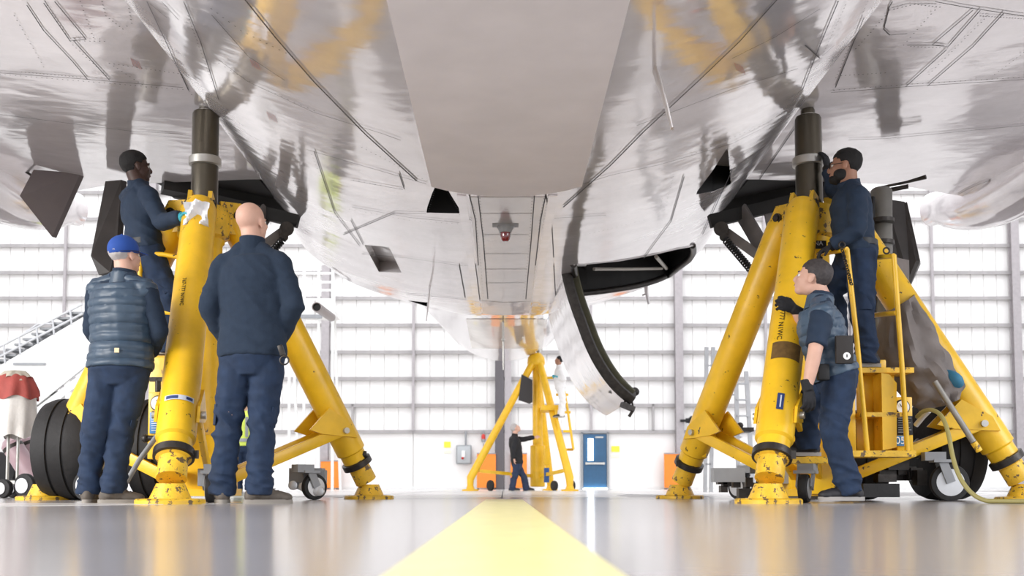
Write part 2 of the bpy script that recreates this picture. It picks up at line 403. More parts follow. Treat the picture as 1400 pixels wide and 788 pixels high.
# wings (underside and top)
def wing_z(X): return 2.70+.088*abs(X)
TE = [(1.6, 9.2), (2.3, 9.35), (3.9, 10.0), (5.7, 11.3), (14, 15.0)]
LE = [(1.6, 1.2), (14, 8.0)]
def wing_pt(X, c, top):
    a, b = interp(X, LE), interp(X, TE); Y = a+(b-a)*c
    z = wing_z(X)
    under = .45*max(0, 1-c/.16)**2 - .03*math.sin(math.pi*min(1, c*1.1)) + .05*max(0, c-.75)/.25
    th = (.55 if X < 4 else .55-.03*(X-4))
    if top: return V((X, Y, z+under*.3+.03+th*math.sin(math.pi*min(1, (c*.98+.02)**.6))*1.0+.02))
    return V((X, Y, z+under))
bmW = {}
for sg in (-1, 1):
    mb = MB(); cs = list(np.linspace(0, 1, 46)); Xs = list(np.linspace(1.6, 12, 54)); rows = []
    for X in Xs:
        lo = [wing_pt(X, c, False) for c in cs]; up = [wing_pt(X, c, True) for c in cs]
        row = lo+up[::-1]+[lo[0]]
        rows.append([V((sg*p.x, p.y, p.z)) for p in row])
    mb.grid(rows); bmesh.ops.remove_doubles(mb.bm, verts=mb.bm.verts, dist=1e-4); bmW[sg] = mb.bm
for b in (bmF, bmT, bmW[-1], bmW[1]):
    bmesh.ops.recalc_face_normals(b, faces=b.faces)
# fairing normals point down/outwards
bmF.faces.ensure_lookup_table()
if bmF.faces[len(bmF.faces)//2].normal.z > 0: bmesh.ops.reverse_faces(bmF, faces=bmF.faces)
BV = [BVHTree.FromBMesh(b) for b in (bmF, bmT, bmW[-1], bmW[1])]
def cast(px, py):
    d = ray(px, py).normalized(); best = None
    for t in BV:
        h = t.ray_cast(CO, d)
        if h[0] is not None and (best is None or h[3] < best[2]): best = (h[0], h[1] if h[1].dot(d) < 0 else -h[1], h[3])
    return best
def castF(px, py):
    h = BV[0].ray_cast(CO, ray(px, py).normalized()); return h[0]
def smoothp(pts, it=2):
    for _ in range(it):
        q = [pts[0]]
        for a, b in zip(pts, pts[1:]): q += [(a[0]*.75+b[0]*.25, a[1]*.75+b[1]*.25), (a[0]*.25+b[0]*.75, a[1]*.25+b[1]*.75)]
        q.append(pts[-1]); pts = q
    return pts
def inpoly(x, y, poly):
    c = False; j = len(poly)-1
    for i in range(len(poly)):
        xi, yi = poly[i]; xj, yj = poly[j]
        if (yi > y) != (yj > y) and x < (xj-xi)*(y-yi)/(yj-yi)+xi: c = not c
        j = i
    return c
def near_on(x, y, poly):
    best = None
    for (ax, ay), (bx, by) in zip(poly, poly[1:]+poly[:1]):
        dx, dy = bx-ax, by-ay; L = dx*dx+dy*dy
        t = max(0, min(1, ((x-ax)*dx+(y-ay)*dy)/L)) if L else 0
        qx, qy = ax+dx*t, ay+dy*t; d = (qx-x)**2+(qy-y)**2
        if best is None or d < best[0]: best = (d, qx, qy)
    return best[1:]
def cut(poly, depth, name, snap=8, m=None, taper=0):
    """open a hole in the fairing along poly and hang a recess above it"""
    xs = [p[0] for p in poly]; ys = [p[1] for p in poly]
    bx = (min(xs)-14, max(xs)+14, min(ys)-14, max(ys)+14)
    fs = []
    for f in bmF.faces:
        q = proj(f.calc_center_median())
        if bx[0] < q[0] < bx[1] and bx[2] < q[1] < bx[3] and f.calc_center_median().y > 3: fs.append(f)
    # refine locally
    es = list({e for f in fs for e in f.edges})
    if len(fs) < 1500: bmesh.ops.subdivide_edges(bmF, edges=es, cuts=3, use_grid_fill=True)
    fs = []
    for f in bmF.faces:
        c = f.calc_center_median(); q = proj(c)
        if bx[0] < q[0] < bx[1] and bx[2] < q[1] < bx[3] and c.y > 3 and inpoly(q[0], q[1], poly) and c.z < 3.2: fs.append(f)
    bd = {v for f in fs for v in f.verts if any(g not in set(fs) for g in v.link_faces)} if len(fs) < 400 else None
    if bd is None:
        S = set(fs); bd = {v for f in fs for v in f.verts if any(g not in S for g in v.link_faces)}
    for v in bd:
        q = proj(v.co); n_ = near_on(q[0], q[1], poly)
        if (n_[0]-q[0])**2+(n_[1]-q[1])**2 < snap*snap:
            h = castF(*n_)
            if h is not None and (h-v.co).length < .5: v.co = h
    bmesh.ops.delete(bmF, geom=fs, context='FACES')
    # recess
    rim = [castF(*p) for p in poly]; rim = [r for r in rim if r is not None]
    c = sum(rim, V((0, 0, 0)))/len(rim); up = V((0, 0, depth))
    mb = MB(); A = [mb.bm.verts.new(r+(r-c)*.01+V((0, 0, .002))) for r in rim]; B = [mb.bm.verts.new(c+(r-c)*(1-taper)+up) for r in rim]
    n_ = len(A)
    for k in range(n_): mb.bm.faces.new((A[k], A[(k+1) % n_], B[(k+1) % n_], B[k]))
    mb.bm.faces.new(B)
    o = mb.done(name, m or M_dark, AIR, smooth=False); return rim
POLY_INTL = [(598, 249), (607, 250), (616, 266), (629, 287), (628, 292), (583, 291), (584, 284), (591, 264)]
POLY_INTR = [(995, 201), (998, 236), (999, 252), (975, 262), (952, 266), (953, 262), (974, 234)]
POLY_BOX = [(498, 335), (532, 338), (549, 373), (518, 372)]
POLY_SL = [(557, 411), (586, 414), (585, 420), (567, 418)]
POLY_BAY = [(784, 362), (847, 356), (891, 348), (925, 340), (947, 336), (949, 346), (938, 361), (921, 374), (884, 389), (829, 398), (788, 402)]
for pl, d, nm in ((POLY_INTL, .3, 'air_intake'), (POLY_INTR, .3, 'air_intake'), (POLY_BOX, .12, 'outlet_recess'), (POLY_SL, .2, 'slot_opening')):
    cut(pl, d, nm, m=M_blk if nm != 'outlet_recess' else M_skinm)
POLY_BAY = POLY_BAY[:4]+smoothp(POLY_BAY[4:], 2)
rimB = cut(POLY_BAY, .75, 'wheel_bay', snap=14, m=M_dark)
def emit_bm(b, name, m):
    me = bpy.data.meshes.new(name); b.normal_update(); b.to_mesh(me); o = link(name, me, m, AIR)
    return o
emit_bm(bmF, 'belly_fairing', M_skin); emit_bm(bmT, 'fuselage', M_skin)
emit_bm(bmW[-1], 'wing', M_skin); emit_bm(bmW[1], 'wing', M_skin)
# keel panel: matte grey
def conf(x0, x1, y0, y1, off, name, m, nx=12, ny=60, endcurve=0):
    mb = MB(); rows = []
    for j in range(ny+1):
        t = j/ny; row = []
        for i in range(nx+1):
            X = x0+(x1-x0)*i/nx; u = 2*i/nx-1
            Y = y0+(y1-y0)*t - (endcurve*(u*u) if True else 0)*t**6
            h = BV[0].ray_cast(V((X, Y, 0)), V((0, 0, 1)))
            z = h[0].z if h[0] is not None else 2.3
            row.append(V((X, Y, z-off)))
        rows.append(row)
    mb.grid(rows)
    geom = bmesh.ops.extrude_face_region(mb.bm, geom=mb.bm.faces[:])
    bmesh.ops.translate(mb.bm, vec=(0, 0, off*.9), verts=[v for v in geom['geom'] if isinstance(v, bmesh.types.BMVert)])
    bmesh.ops.recalc_face_normals(mb.bm, faces=mb.bm.faces)
    return mb.done(name, m, AIR)
conf(-.53, .57, .6, 7.62, .012, 'keel_panel', M_keel, endcurve=.25)
conf(-.265, .32, 7.66, 12.9, .006, 'centre_panel', M_skinm, endcurve=.1)
conf(-.355, -.285, 7.6, 12.9, .012, 'seam_rail', M_skin, nx=3)
conf(.335, .405, 7.6, 12.9, .012, 'seam_rail', M_skin, nx=3)
mb = MB(); rows = []
for j in range(31):
    py = 436+58*j/30; row = []
    for i in range(13):
        h_ = BV[1].ray_cast(CO, ray(648+90*i/12+(i-6)*(30-j)*.06, py).normalized()); row.append(h_[0]+V((0, 0, -.006)) if h_[0] is not None else None)
    if all(r is not None for r in row): rows.append(row)
mb.grid(rows); mb.done('aft_belly_panel', skin_mat('beige_aft_skin', (196, 184, 172), .3, .45, .004), AIR)
# seams and rivets follow the skin
def polyline(pts, step):
    out = []
    for (ax, ay), (bx, by) in zip(pts, pts[1:]):
        n_ = max(1, int(math.hypot(bx-ax, by-ay)/step))
        for k in range(n_): out.append((ax+(bx-ax)*k/n_, ay+(by-ay)*k/n_))
    out.append(pts[-1]); return out
def seam(pts, wpx=1.0, curve=False, name='panel_seam'):
    if curve: pts = smoothp(pts)
    hs = [cast(*p) for p in polyline(pts, 6)]
    runs, cur = [], []
    for h in hs:
        if h is None or (cur and (h[0]-cur[-1][0]).length > .6):
            if len(cur) > 1: runs.append(cur)
            cur = []
            if h is None: continue
        cur.append(h)
    if len(cur) > 1: runs.append(cur)
    if not runs: return
    mb = MB()
    for r in runs:
        L = []; R_ = []
        for i, (p, nn, d) in enumerate(r):
            t = r[min(i+1, len(r)-1)][0]-r[max(i-1, 0)][0]; s = t.cross(nn).normalized()
            hw = wpx*.5*d/F; q = p+nn*.009
            L.append(q+s*hw); R_.append(q-s*hw)
        mb.grid([L, R_])
    o = mb.done(name, M_seam, AIR, smooth=False); o['kind'] = 'stuff'
RV = MB()
def rivets(pts, gap=6, r=.0055, curve=False):
    if curve: pts = smoothp(pts)
    for p in polyline(pts, gap):
        h = cast(p[0]+random.uniform(-.3, .3), p[1])
        if h is None: continue
        q, nn, d = h
        a = nn.orthogonal().normalized()*r; b = nn.cross(a)
        q = q+nn*.008
        RV.bm.faces.new([RV.bm.verts.new(q+a*math.cos(k*math.pi/3)+b*math.sin(k*math.pi/3)) for k in range(6)])
# big black seams beside the keel
seam([(330, -10), (378, 50), (430, 110), (500, 182), (570, 246)], 2.6)
seam([(1068, -10), (1010, 55), (955, 108), (880, 178), (834, 225), (770, 282)], 2.2)
seam([(594, 247), (640, 256), (695, 259), (760, 257), (797, 248)], 1.5, True)
for a in (
    [(0, 98), (110, 106), (250, 118)], [(1136, 125), (1238, 117), (1400, 107)], [(1160, 190), (1214, 188), (1400, 170)],
    [(202, 0), (230, 60), (258, 122)], [(222, 0), (245, 25)], [(252, 0), (275, 55), (300, 135)], [(206, 3), (229, 22)],
    [(60, 2), (96, 54), (118, 52), (75, 0)], [(37, 5), (60, 40), (100, 83), (120, 107)], [(100, 53), (150, 108)],
    [(1330, 12), (1274, 60), (1296, 62), (1340, 12)], [(1278, 0), (1320, 8), (1400, 20)], [(1294, 66), (1238, 117)], [(1372, 16), (1330, 62), (1268, 116)],
    [(1215, 10), (1208, 38), (1216, 46), (1240, 44)], [(1220, 0), (1214, 10), (1240, 3), (1280, 3)],
    [(1180, 22), (1165, 60), (1142, 118)], [(1145, 0), (1120, 60), (1096, 122)],
    [(1090, 147), (1040, 175), (1000, 195), (900, 224), (835, 238), (797, 250)],
    [(420, 203), (520, 232), (583, 250)], [(430, 205), (458, 290), (492, 335)], [(480, 245), (546, 257), (550, 257)],
    [(470, 320), (540, 290), (583, 291)], [(482, 282), (560, 296), (628, 303)], [(628, 292), (645, 300)],
    [(495, 346), (560, 352), (628, 362), (652, 362)], [(628, 362), (636, 406)], [(556, 402), (600, 405), (638, 409)], [(628, 362), (650, 362), (656, 410)],
    [(497, 334), (480, 300)], [(553, 257), (546, 236)],
    [(655, 410), (690, 413), (729, 411)], [(641, 262), (650, 300), (654, 362)], [(653, 262), (661, 330), (667, 408)], [(731, 262), (726, 330), (719, 408)], [(747, 262), (739, 300), (732, 362)], [(656, 291), (728, 291)], [(660, 320), (723, 320)], [(661, 346), (722, 346)], [(662, 367), (720, 367)], [(663, 386), (718, 386)],
    [(758, 297), (828, 293)], [(757, 351), (754, 300), (745, 262)], [(757, 362), (760, 410)], [(1096, 160), (1000, 300)], [(960, 320), (1000, 232), (1060, 190)],
    [(880, 352), (917, 302), (935, 240)], [(688, 432), (688, 495)], [(634, 437), (642, 488)], [(742, 437), (737, 485)],
    [(1290, 60), (1240, 60)], [(0, 155), (180, 178), (250, 182)], [(1140, 60), (1120, 78), (1100, 60)],
    [(390, 108), (340, 75), (290, 18)], [(300, 80), (340, 110), (430, 152), (520, 180), (548, 190)], [(1000, 78), (1060, 48), (1120, 10)], [(870, 170), (1000, 120), (1090, 92)],
):
    seam(a, 1.3, False)
for a, g in (
    ([(62, 0), (100, 60), (150, 106)], 6), ([(96, 54), (143, 55)], 6), ([(110, 0), (128, 50)], 6), ([(20, 20), (60, 90)], 7), ([(0, 100), (250, 121)], 7), ([(30, 97), (110, 104)], 5),
    ([(140, 0), (145, 20), (168, 38), (180, 30), (175, 0)], 5), ([(215, 40), (262, 128)], 5), ([(258, 20), (290, 110)], 5), ([(150, 85), (250, 100)], 6), ([(150, 85), (200, 118)], 6),
    ([(290, 10), (330, 40), (400, 75)], 9), ([(300, 85), (350, 115), (430, 150)], 9),
    ([(1145, 0), (1097, 115)], 5), ([(1155, 5), (1105, 115)], 5), ([(1185, 0), (1143, 105)], 5), ([(1210, 20), (1170, 65)], 6), ([(1216, 12), (1250, 4), (1285, 8)], 5), ([(1245, 62), (1295, 64)], 5),
    ([(1278, 12), (1235, 60)], 7), ([(1350, 20), (1270, 100)], 6), ([(1140, 122), (1240, 114), (1400, 104)], 7), ([(1150, 102), (1210, 98)], 6), ([(1340, 20), (1400, 24)], 4), ([(1360, 100), (1400, 70)], 6),
    ([(640, 262), (650, 290), (656, 350), (661, 405)], 4), ([(655, 262), (662, 330), (668, 405)], 4), ([(728, 262), (724, 330), (716, 405)], 4), ([(745, 262), (738, 300), (728, 405)], 4), ([(750, 262), (742, 310)], 4),
    ([(425, 205), (458, 292), (492, 336)], 5), ([(495, 200), (584, 246)], 7), ([(484, 245), (550, 258)], 7), ([(478, 285), (560, 300), (640, 306)], 7), ([(597, 251), (585, 290)], 3), ([(606, 252), (630, 292)], 3),
    ([(998, 202), (1003, 252)], 3), ([(905, 270), (890, 350)], 5), ([(920, 240), (905, 300)], 5), ([(600, 256), (790, 256)], 5),
    ([(800, 320), (880, 300)], 6), ([(945, 210), (1090, 150)], 7),
):
    rivets(a, g)
RV.done('rivets', M_seam, AIR, smooth=False, kind='stuff')
# stencil marks: tiny rows of red print
ST = MB()
for cx_, cy_ in ((348, 85), (371, 157), (185, 84), (1010, 90)):
    for k in range(5):
        a = cast(cx_-6+k*2.6, cy_-5+k*1.2); b = cast(cx_-2+k*2.6, cy_+6+k*1.2)
        if a and b:
            d = (b[0]-a[0]); s = d.cross(a[1]).normalized()*.0016; o_ = a[1]*.004
            ST.bm.faces.new([ST.bm.verts.new(q) for q in (a[0]+s+o_, b[0]+s+o_, b[0]-s+o_, a[0]-s+o_)])
ST.done('stencil_marks', mat('red_stencil', (160, 110, 110), .6), AIR, smooth=False, kind='stuff')
# beacon
h = cast(691, 308); bc = h[0]
be = MB().lathe(bc+V((0, 0, .01)), (0, 0, -1), [(0, .075), (.03, .07), (.06, .055), (.075, .05)], 28).done('beacon', M_grey, AIR)
MB().lathe(bc+V((0, 0, -.05)), (0, 0, -1), [(0, .042), (.05, .042), (.075, .036), (.09, .02)], 28).done('red_dome', mat('beacon_red', (120, 16, 26), .12, coat=1), be)
MB().box(bc+V((0, -.02, -.005)), (.22, .12, .012), bev=.004).done('beacon_plate', M_grey, be)
# antennas
def blade(rt0, rt1, tip0, tip1, Y, th=.012, name='blade_antenna', m=None):
    pts = [P(rt0[0], rt0[1], Y), P(rt1[0], rt1[1], Y+.12), P(tip1[0], tip1[1], Y+.16), P(tip0[0], tip0[1], Y+.08)]
    return MB().prism(pts, (th, 0, 0)).done(name, m or M_skinm, AIR, smooth=False)
h = cast(893, 95)[0]; Yb = h.y
MB().tube([h+V((0, 0, .03)), P(900, 110, Yb), P(911, 145, Yb-.02), P(919, 176, Yb-.03)], [(.01, .055), (.01, .055), (.009, .04), (.007, .022)], 16, ref=(1, 0, 0)).done('blade_antenna', M_skinm, AIR)
h = cast(588, 392)[0]; Yb = h.y
MB().tube([h+V((0, 0, .05)), P(587, 400, Yb), P(585, 420, Yb), P(583, 439, Yb)], [(.008, .09), (.008, .08), (.008, .06), (.006, .03)], 14, ref=(1, 0, 0)).done('blade_antenna', M_skinm, AIR)
Y3 = 12.6
MB().tube([P(883, 385, Y3), P(884, 400, Y3), P(887, 416, Y3)], [.03, .025, .015], 10).bar(P(883, 402, Y3), P(878, 404, Y3), .02, .02).done('drain_mast', M_skinm, AIR)
MB().tube([P(688, 440, 14.5), P(688, 466, 15), P(688, 506, 15)], [.014, .014, .008], 8).ball(P(688, 465, 15), .03).done('drain_mast', M_steel, AIR)
# bay: rim, ribs, tubes
rb = [rimB[i] for i in range(len(rimB))]
nrim = len(rb)
far = rb[4:]+[rb[0]]
MB().tube([p+V((0, 0, -.0)) for p in far], [(.035, .035)]*len(far), 10).done('bay_rim', M_dsteel, AIR)
MB().tube([p for p in rb[:5]], .012, 8).done('bay_rim', M_skinm, AIR)
M_duct = mat('pale_duct', (196, 190, 180), .5)
cB = sum(rb, V((0, 0, 0)))/nrim
def BP(px, py, up): 
    h = castF(px, py)
    d = ray(px, py)
    if h is None: h = cB
    k = (h.z+up-CH)/d.z
    return CO+d*k
MB().tube([BP(812, 368, .12), BP(860, 368, .14), BP(905, 367, .16)], .018, 10).done('bay_pipe', M_duct, AIR)
MB().tube([BP(897, 351, .12), BP(911, 367, .16)], .022, 10).done('bay_link', M_duct, AIR)
MB().tube([BP(800, 378, .2), BP(822, 384, .2), BP(870, 380, .22), BP(905, 372, .22)], .015, 8).done('bay_pipe', M_dsteel, AIR)
for k, (px, py) in enumerate(((818, 372), (838, 374), (858, 372), (878, 368), (800, 372))):
    MB().bar(BP(px, py-8, .3), BP(px-4, py+16, .3), .03, .05).done('bay_rib', mat('zinc_primer', (110, 108, 84), .6) if k % 2 else M_dsteel, AIR, smooth=False)
MB().torus(BP(832, 378, .2), (0, 0, 1), .1, .012).torus(BP(846, 382, .2), (0, 0, 1), .09, .01).done('bay_hose', M_dsteel, AIR)
# hinge block
MB().box(P(775, 356, 10.6), (.42, .16, .1), bev=.01).done('hinge_block', M_skinm, AIR)
# gear door hanging from its hinge by the keel
prof = [(766, 362), (768, 378), (776, 410), (789, 446), (800, 476), (815, 505), (835, 532), (858, 551)]
Yn, Yf = 10.5, 12.9
mb = MB(); near, farr = [], []
for i, (a, b) in enumerate(smoothp(prof, 2)):
    t = i/ (len(smoothp(prof, 2))-1)
    p = P(a, b, Yn+.12*t); near.append(p); farr.append(V((p.x-.02-.03*math.sin(t*3), Yf-.35*t**3, p.z)))
rows = []
for i in range(len(near)):
    rows.append([near[i].lerp(farr[i], k/8) for k in range(9)])
mb.grid(rows); g = bmesh.ops.extrude_face_region(mb.bm, geom=mb.bm.faces[:])
bmesh.ops.translate(mb.bm, vec=(.045, 0, .03), verts=[v for v in g['geom'] if isinstance(v, bmesh.types.BMVert)])
bmesh.ops.recalc_face_normals(mb.bm, faces=mb.bm.faces)
door = mb.done('gear_door', M_skin, AIR)
M_olive = mat('olive_primer', (84, 82, 58), .6, var=.3)
mb = MB(); mb.tube([p+V((.05, -.02, .02)) for p in near], [(.055, .03)]*len(near), 8, ref=(1, 0, 0)); mb.done('door_edge', M_dsteel, door)
mb = MB(); mb.tube([p+V((.13, .10, .05)) for p in near[2:-3]], [(.05, .03)]*len(near[2:-3]), 8, ref=(1, 0, 0)); mb.done('door_rib', M_olive, door)
mb = MB()
for i in range(4, len(near)-2, 3): mb.bar(near[i]+V((.05, .02, .02)), near[i]+V((.17, .2, .06)), .02, .04)
mb.done('door_stiffener', M_dsteel, door, smooth=False)
MB().bar(P(834, 528, 10.8), P(868, 537, 10.9), .09, .07, bev=.01).ball(P(868, 536, 10.9), .05).bar(P(834, 534, 10.8), P(862, 542, 10.9), .05, .05).done('door_bracket', M_dsteel, door)
MB().bar(P(850, 553, 10.55), P(866, 560, 10.6), .07, .05).tube([P(866, 560, 10.6), P(864, 549, 10.6), P(853, 549, 10.6)], .012, 8).bar(P(866, 560, 10.6), P(860, 570, 10.6), .03, .03).done('door_hook', M_dsteel, door)
# flap track fairings
for sg in (-1, 1):
    pts = []; rs = []
    for k in range(17):
        t = k/16; Y = 8.2+3.9*t; X = 5.12
        r = math.sin(math.pi*min(.93, .06+t*.93))**.5
        pts.append(V((sg*X, Y, wing_z(X)+.17-.18*math.sin(math.pi*t)+.10*t))); rs.append((.40*r+.01, .27*r+.01))
    f_ = MB().tube(pts, rs, 28, ref=(0, 0, 1)).done('flap_fairing', M_skin, AIR)
    mb = MB()
    for tt in (.45, .8): 
        k = int(16*tt); p = pts[k]; mb.torus(p, (0, 1, 0), .01, .004)
    mb.bm.free()
seam([(1284, 282), (1325, 255), (1370, 240), (1400, 232)], 1.4, True)
# dark slabs behind the wing stand in for the shade inside the gear wells
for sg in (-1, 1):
    MB().bar((sg*2.2, 10.3, 2.93), (sg*3.3, 9.75, 3.03), .2, .16).done('dark_well_slab', M_dark, AIR, smooth=False)
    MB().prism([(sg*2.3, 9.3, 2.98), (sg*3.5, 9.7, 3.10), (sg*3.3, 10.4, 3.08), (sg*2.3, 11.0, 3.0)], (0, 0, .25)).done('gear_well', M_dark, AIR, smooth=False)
# hanging grey panel under left wing
M_brown = mat('brown_grey_composite', (112, 104, 104), .5, var=.12, vscale=3)
MB().prism([P(46, 232, 9.5), P(110, 237, 9.7), P(71, 324, 9.6), P(27, 268, 9.4)], (.02, .05, 0)).done('hanging_door_panel', M_brown, AIR, smooth=False)
MB().tube([P(0, 222, 9.9), P(30, 232, 9.8), P(50, 244, 9.6)], .012, 8).done('actuator_rod', M_dsteel, AIR)
M_brown2 = mat('dark_brown_door', (66, 62, 60), .45, var=.3, vscale=4)
MB().prism([P(144, 248, 9.6), P(166, 246, 9.6), P(160, 330, 9.4), P(150, 372, 9.3), P(135, 376, 9.3), P(124, 350, 9.3), P(135, 304, 9.5)], (.03, .06, 0)).done('leg_door', M_brown2, AIR, smooth=False)
MB().prism([P(1211, 272, 9.3), P(1237, 276, 9.4), P(1258, 359, 9.2), P(1245, 388, 9.2), P(1245, 432, 9.2), P(1222, 420, 9.1)], (.03, .06, 0)).done('leg_door', M_brown2, AIR, smooth=False)
MB().prism([P(1236, 278, 9.0), P(1240, 276, 9.0), P(1258, 357, 8.9), P(1246, 387, 8.9), P(1241, 384, 8.9), P(1252, 357, 8.9)], (.02, .04, 0)).done('door_edge_strip', M_dsteel, AIR, smooth=False)
# landing gear
M_leg = mat('gear_leg_grey', (128, 126, 120), .4, metal=.3, var=.25, vscale=6)
def gear(sg, px_leg, Yg, wheels):
    g = MB().tube([P(px_leg, 262, Yg+.3), P(px_leg, 350, Yg+.15), P(px_leg+2*sg, 450, Yg), V((P(px_leg+5*sg, 540, Yg).x, Yg, .39))], [.085, .085, .08, .075], 24).done('landing_gear_leg', M_leg, AIR)
    for yy in (300, 330, 352, 378, 405, 440):
        MB().lathe(P(px_leg+.2*sg, yy, Yg+.15), (0, 0, -1), [(0, .098), (.03, .098)], 24).done('clamp_band', M_dsteel, g)
    MB().tube([P(px_leg-12*sg, 270, Yg+.2), P(px_leg-13*sg, 400, Yg), P(px_leg-8*sg, 520, Yg)], .02, 8).done('brake_hose', M_blk, g)
    ax0 = None
    for (px, r, wd, Yw) in wheels:
        c = P(px, 666, Yw); c.z = r
        w_ = MB().lathe(c-V((wd/2, 0, 0)), (1, 0, 0), [(0, r*.55), (.01, r*.8), (wd*.08, r*.93), (wd*.22, r*.99), (wd*.34, r), (wd*.35, r-.012), (wd*.38, r-.012), (wd*.39, r), (wd*.6, r), (wd*.61, r-.012), (wd*.64, r-.012), (wd*.65, r), (wd*.78, r*.99), (wd*.92, r*.93), (wd-.01, r*.8), (wd, r*.55)], 56).done('main_wheel', M_rub, AIR)
        for s2 in (-1, 1):
            MB().lathe(c+V((s2*(wd/2-.03), 0, 0)), (s2, 0, 0), [(0, r*.54), (.03, r*.5), (.01, r*.4), (.03, r*.2), (.06, r*.12)], 36).done('wheel_hub', M_leg, w_)
        ax0 = c if ax0 is None else ax0
        last = c
    MB().tube([ax0, last], .06, 16).done('axle', M_leg, AIR)
gear(-1, 188, 8.2, [(102, .39, .44, 7.9), (222, .39, .40, 7.9)])
gear(1, 1205, 8.0, [(1292, .39, .40, 7.75), (1172, .34, .36, 7.75)])
MB().tube([P(1206, 256, 8.9), P(1240, 249, 8.8), P(1266, 242, 8.7)], [.012, .012, .02], 8).tube([P(1205, 262, 8.9), P(1242, 255, 8.8)], .02, 8).done('uplock_rod', M_dsteel, AIR)
# side stays and links by the gear wells
M_stay = mat('grey_stay', (132, 128, 126), .4, metal=.3, var=.15)
def stay(m_, Y):
    q = lambda x, y, d=0: P(PX0+m_*(x-PX0), y, Y+d)
    MB().bar(q(1012, 287), q(1050, 352, -.3), .03, .16, bev=.006).done('side_stay', M_stay, AIR)
    MB().bar(q(986, 313), q(1046, 356, -.3), .04, .09, bev=.006).done('side_stay', M_stay, AIR)
    MB().bar(q(1053, 290), q(1060, 330), .03, .12, bev=.006).done('side_stay', M_stay, AIR)
    MB().tube([q(986, 313, -.1), q(986, 313, .1)], .07, 18).tube([q(990, 324, -.06), q(990, 324, .06)], .045, 14).done('stay_joint', M_dsteel, AIR)
    A, B = q(992, 328, -.05), q(1036, 380, -.25); pts = []; d = (B-A); u = d.cross(V((0, 1, 0))).normalized(); v = d.normalized().cross(u)
    for k in range(181):
        t = k/180; a = t*2*math.pi*18; pts.append(A+d*t+(u*math.cos(a)+v*math.sin(a))*.032)
    MB().tube(pts, .009, 6).done('lock_spring', M_blk, AIR)
    MB().bar(q(970, 303), q(1140, 262), .08, .12).done('link_beam', M_dark, AIR, smooth=False)
stay(1, 9.7); stay(-1, 9.9)
# jack pads under wings
for px, X in ((283, -1), (1107, 1)):
    c = P(px, 140, 7.4)
    MB().lathe(c+V((0, 0, .35)), (0, 0, -1), [(0, .12), (.2, .12), (.3, .07), (.34, .05)], 24).done('jacking_pad', M_dsteel, AIR)
    MB().prism([c+V((-.14, -.1, .11)), c+V((.13, -.2, .10)), c+V((.2, .12, .06)), c+V((.05, .2, .05)), c+V((-.16, .12, .07))], (0, 0, .1)).done('pad_recess', M_dark, AIR, smooth=False)
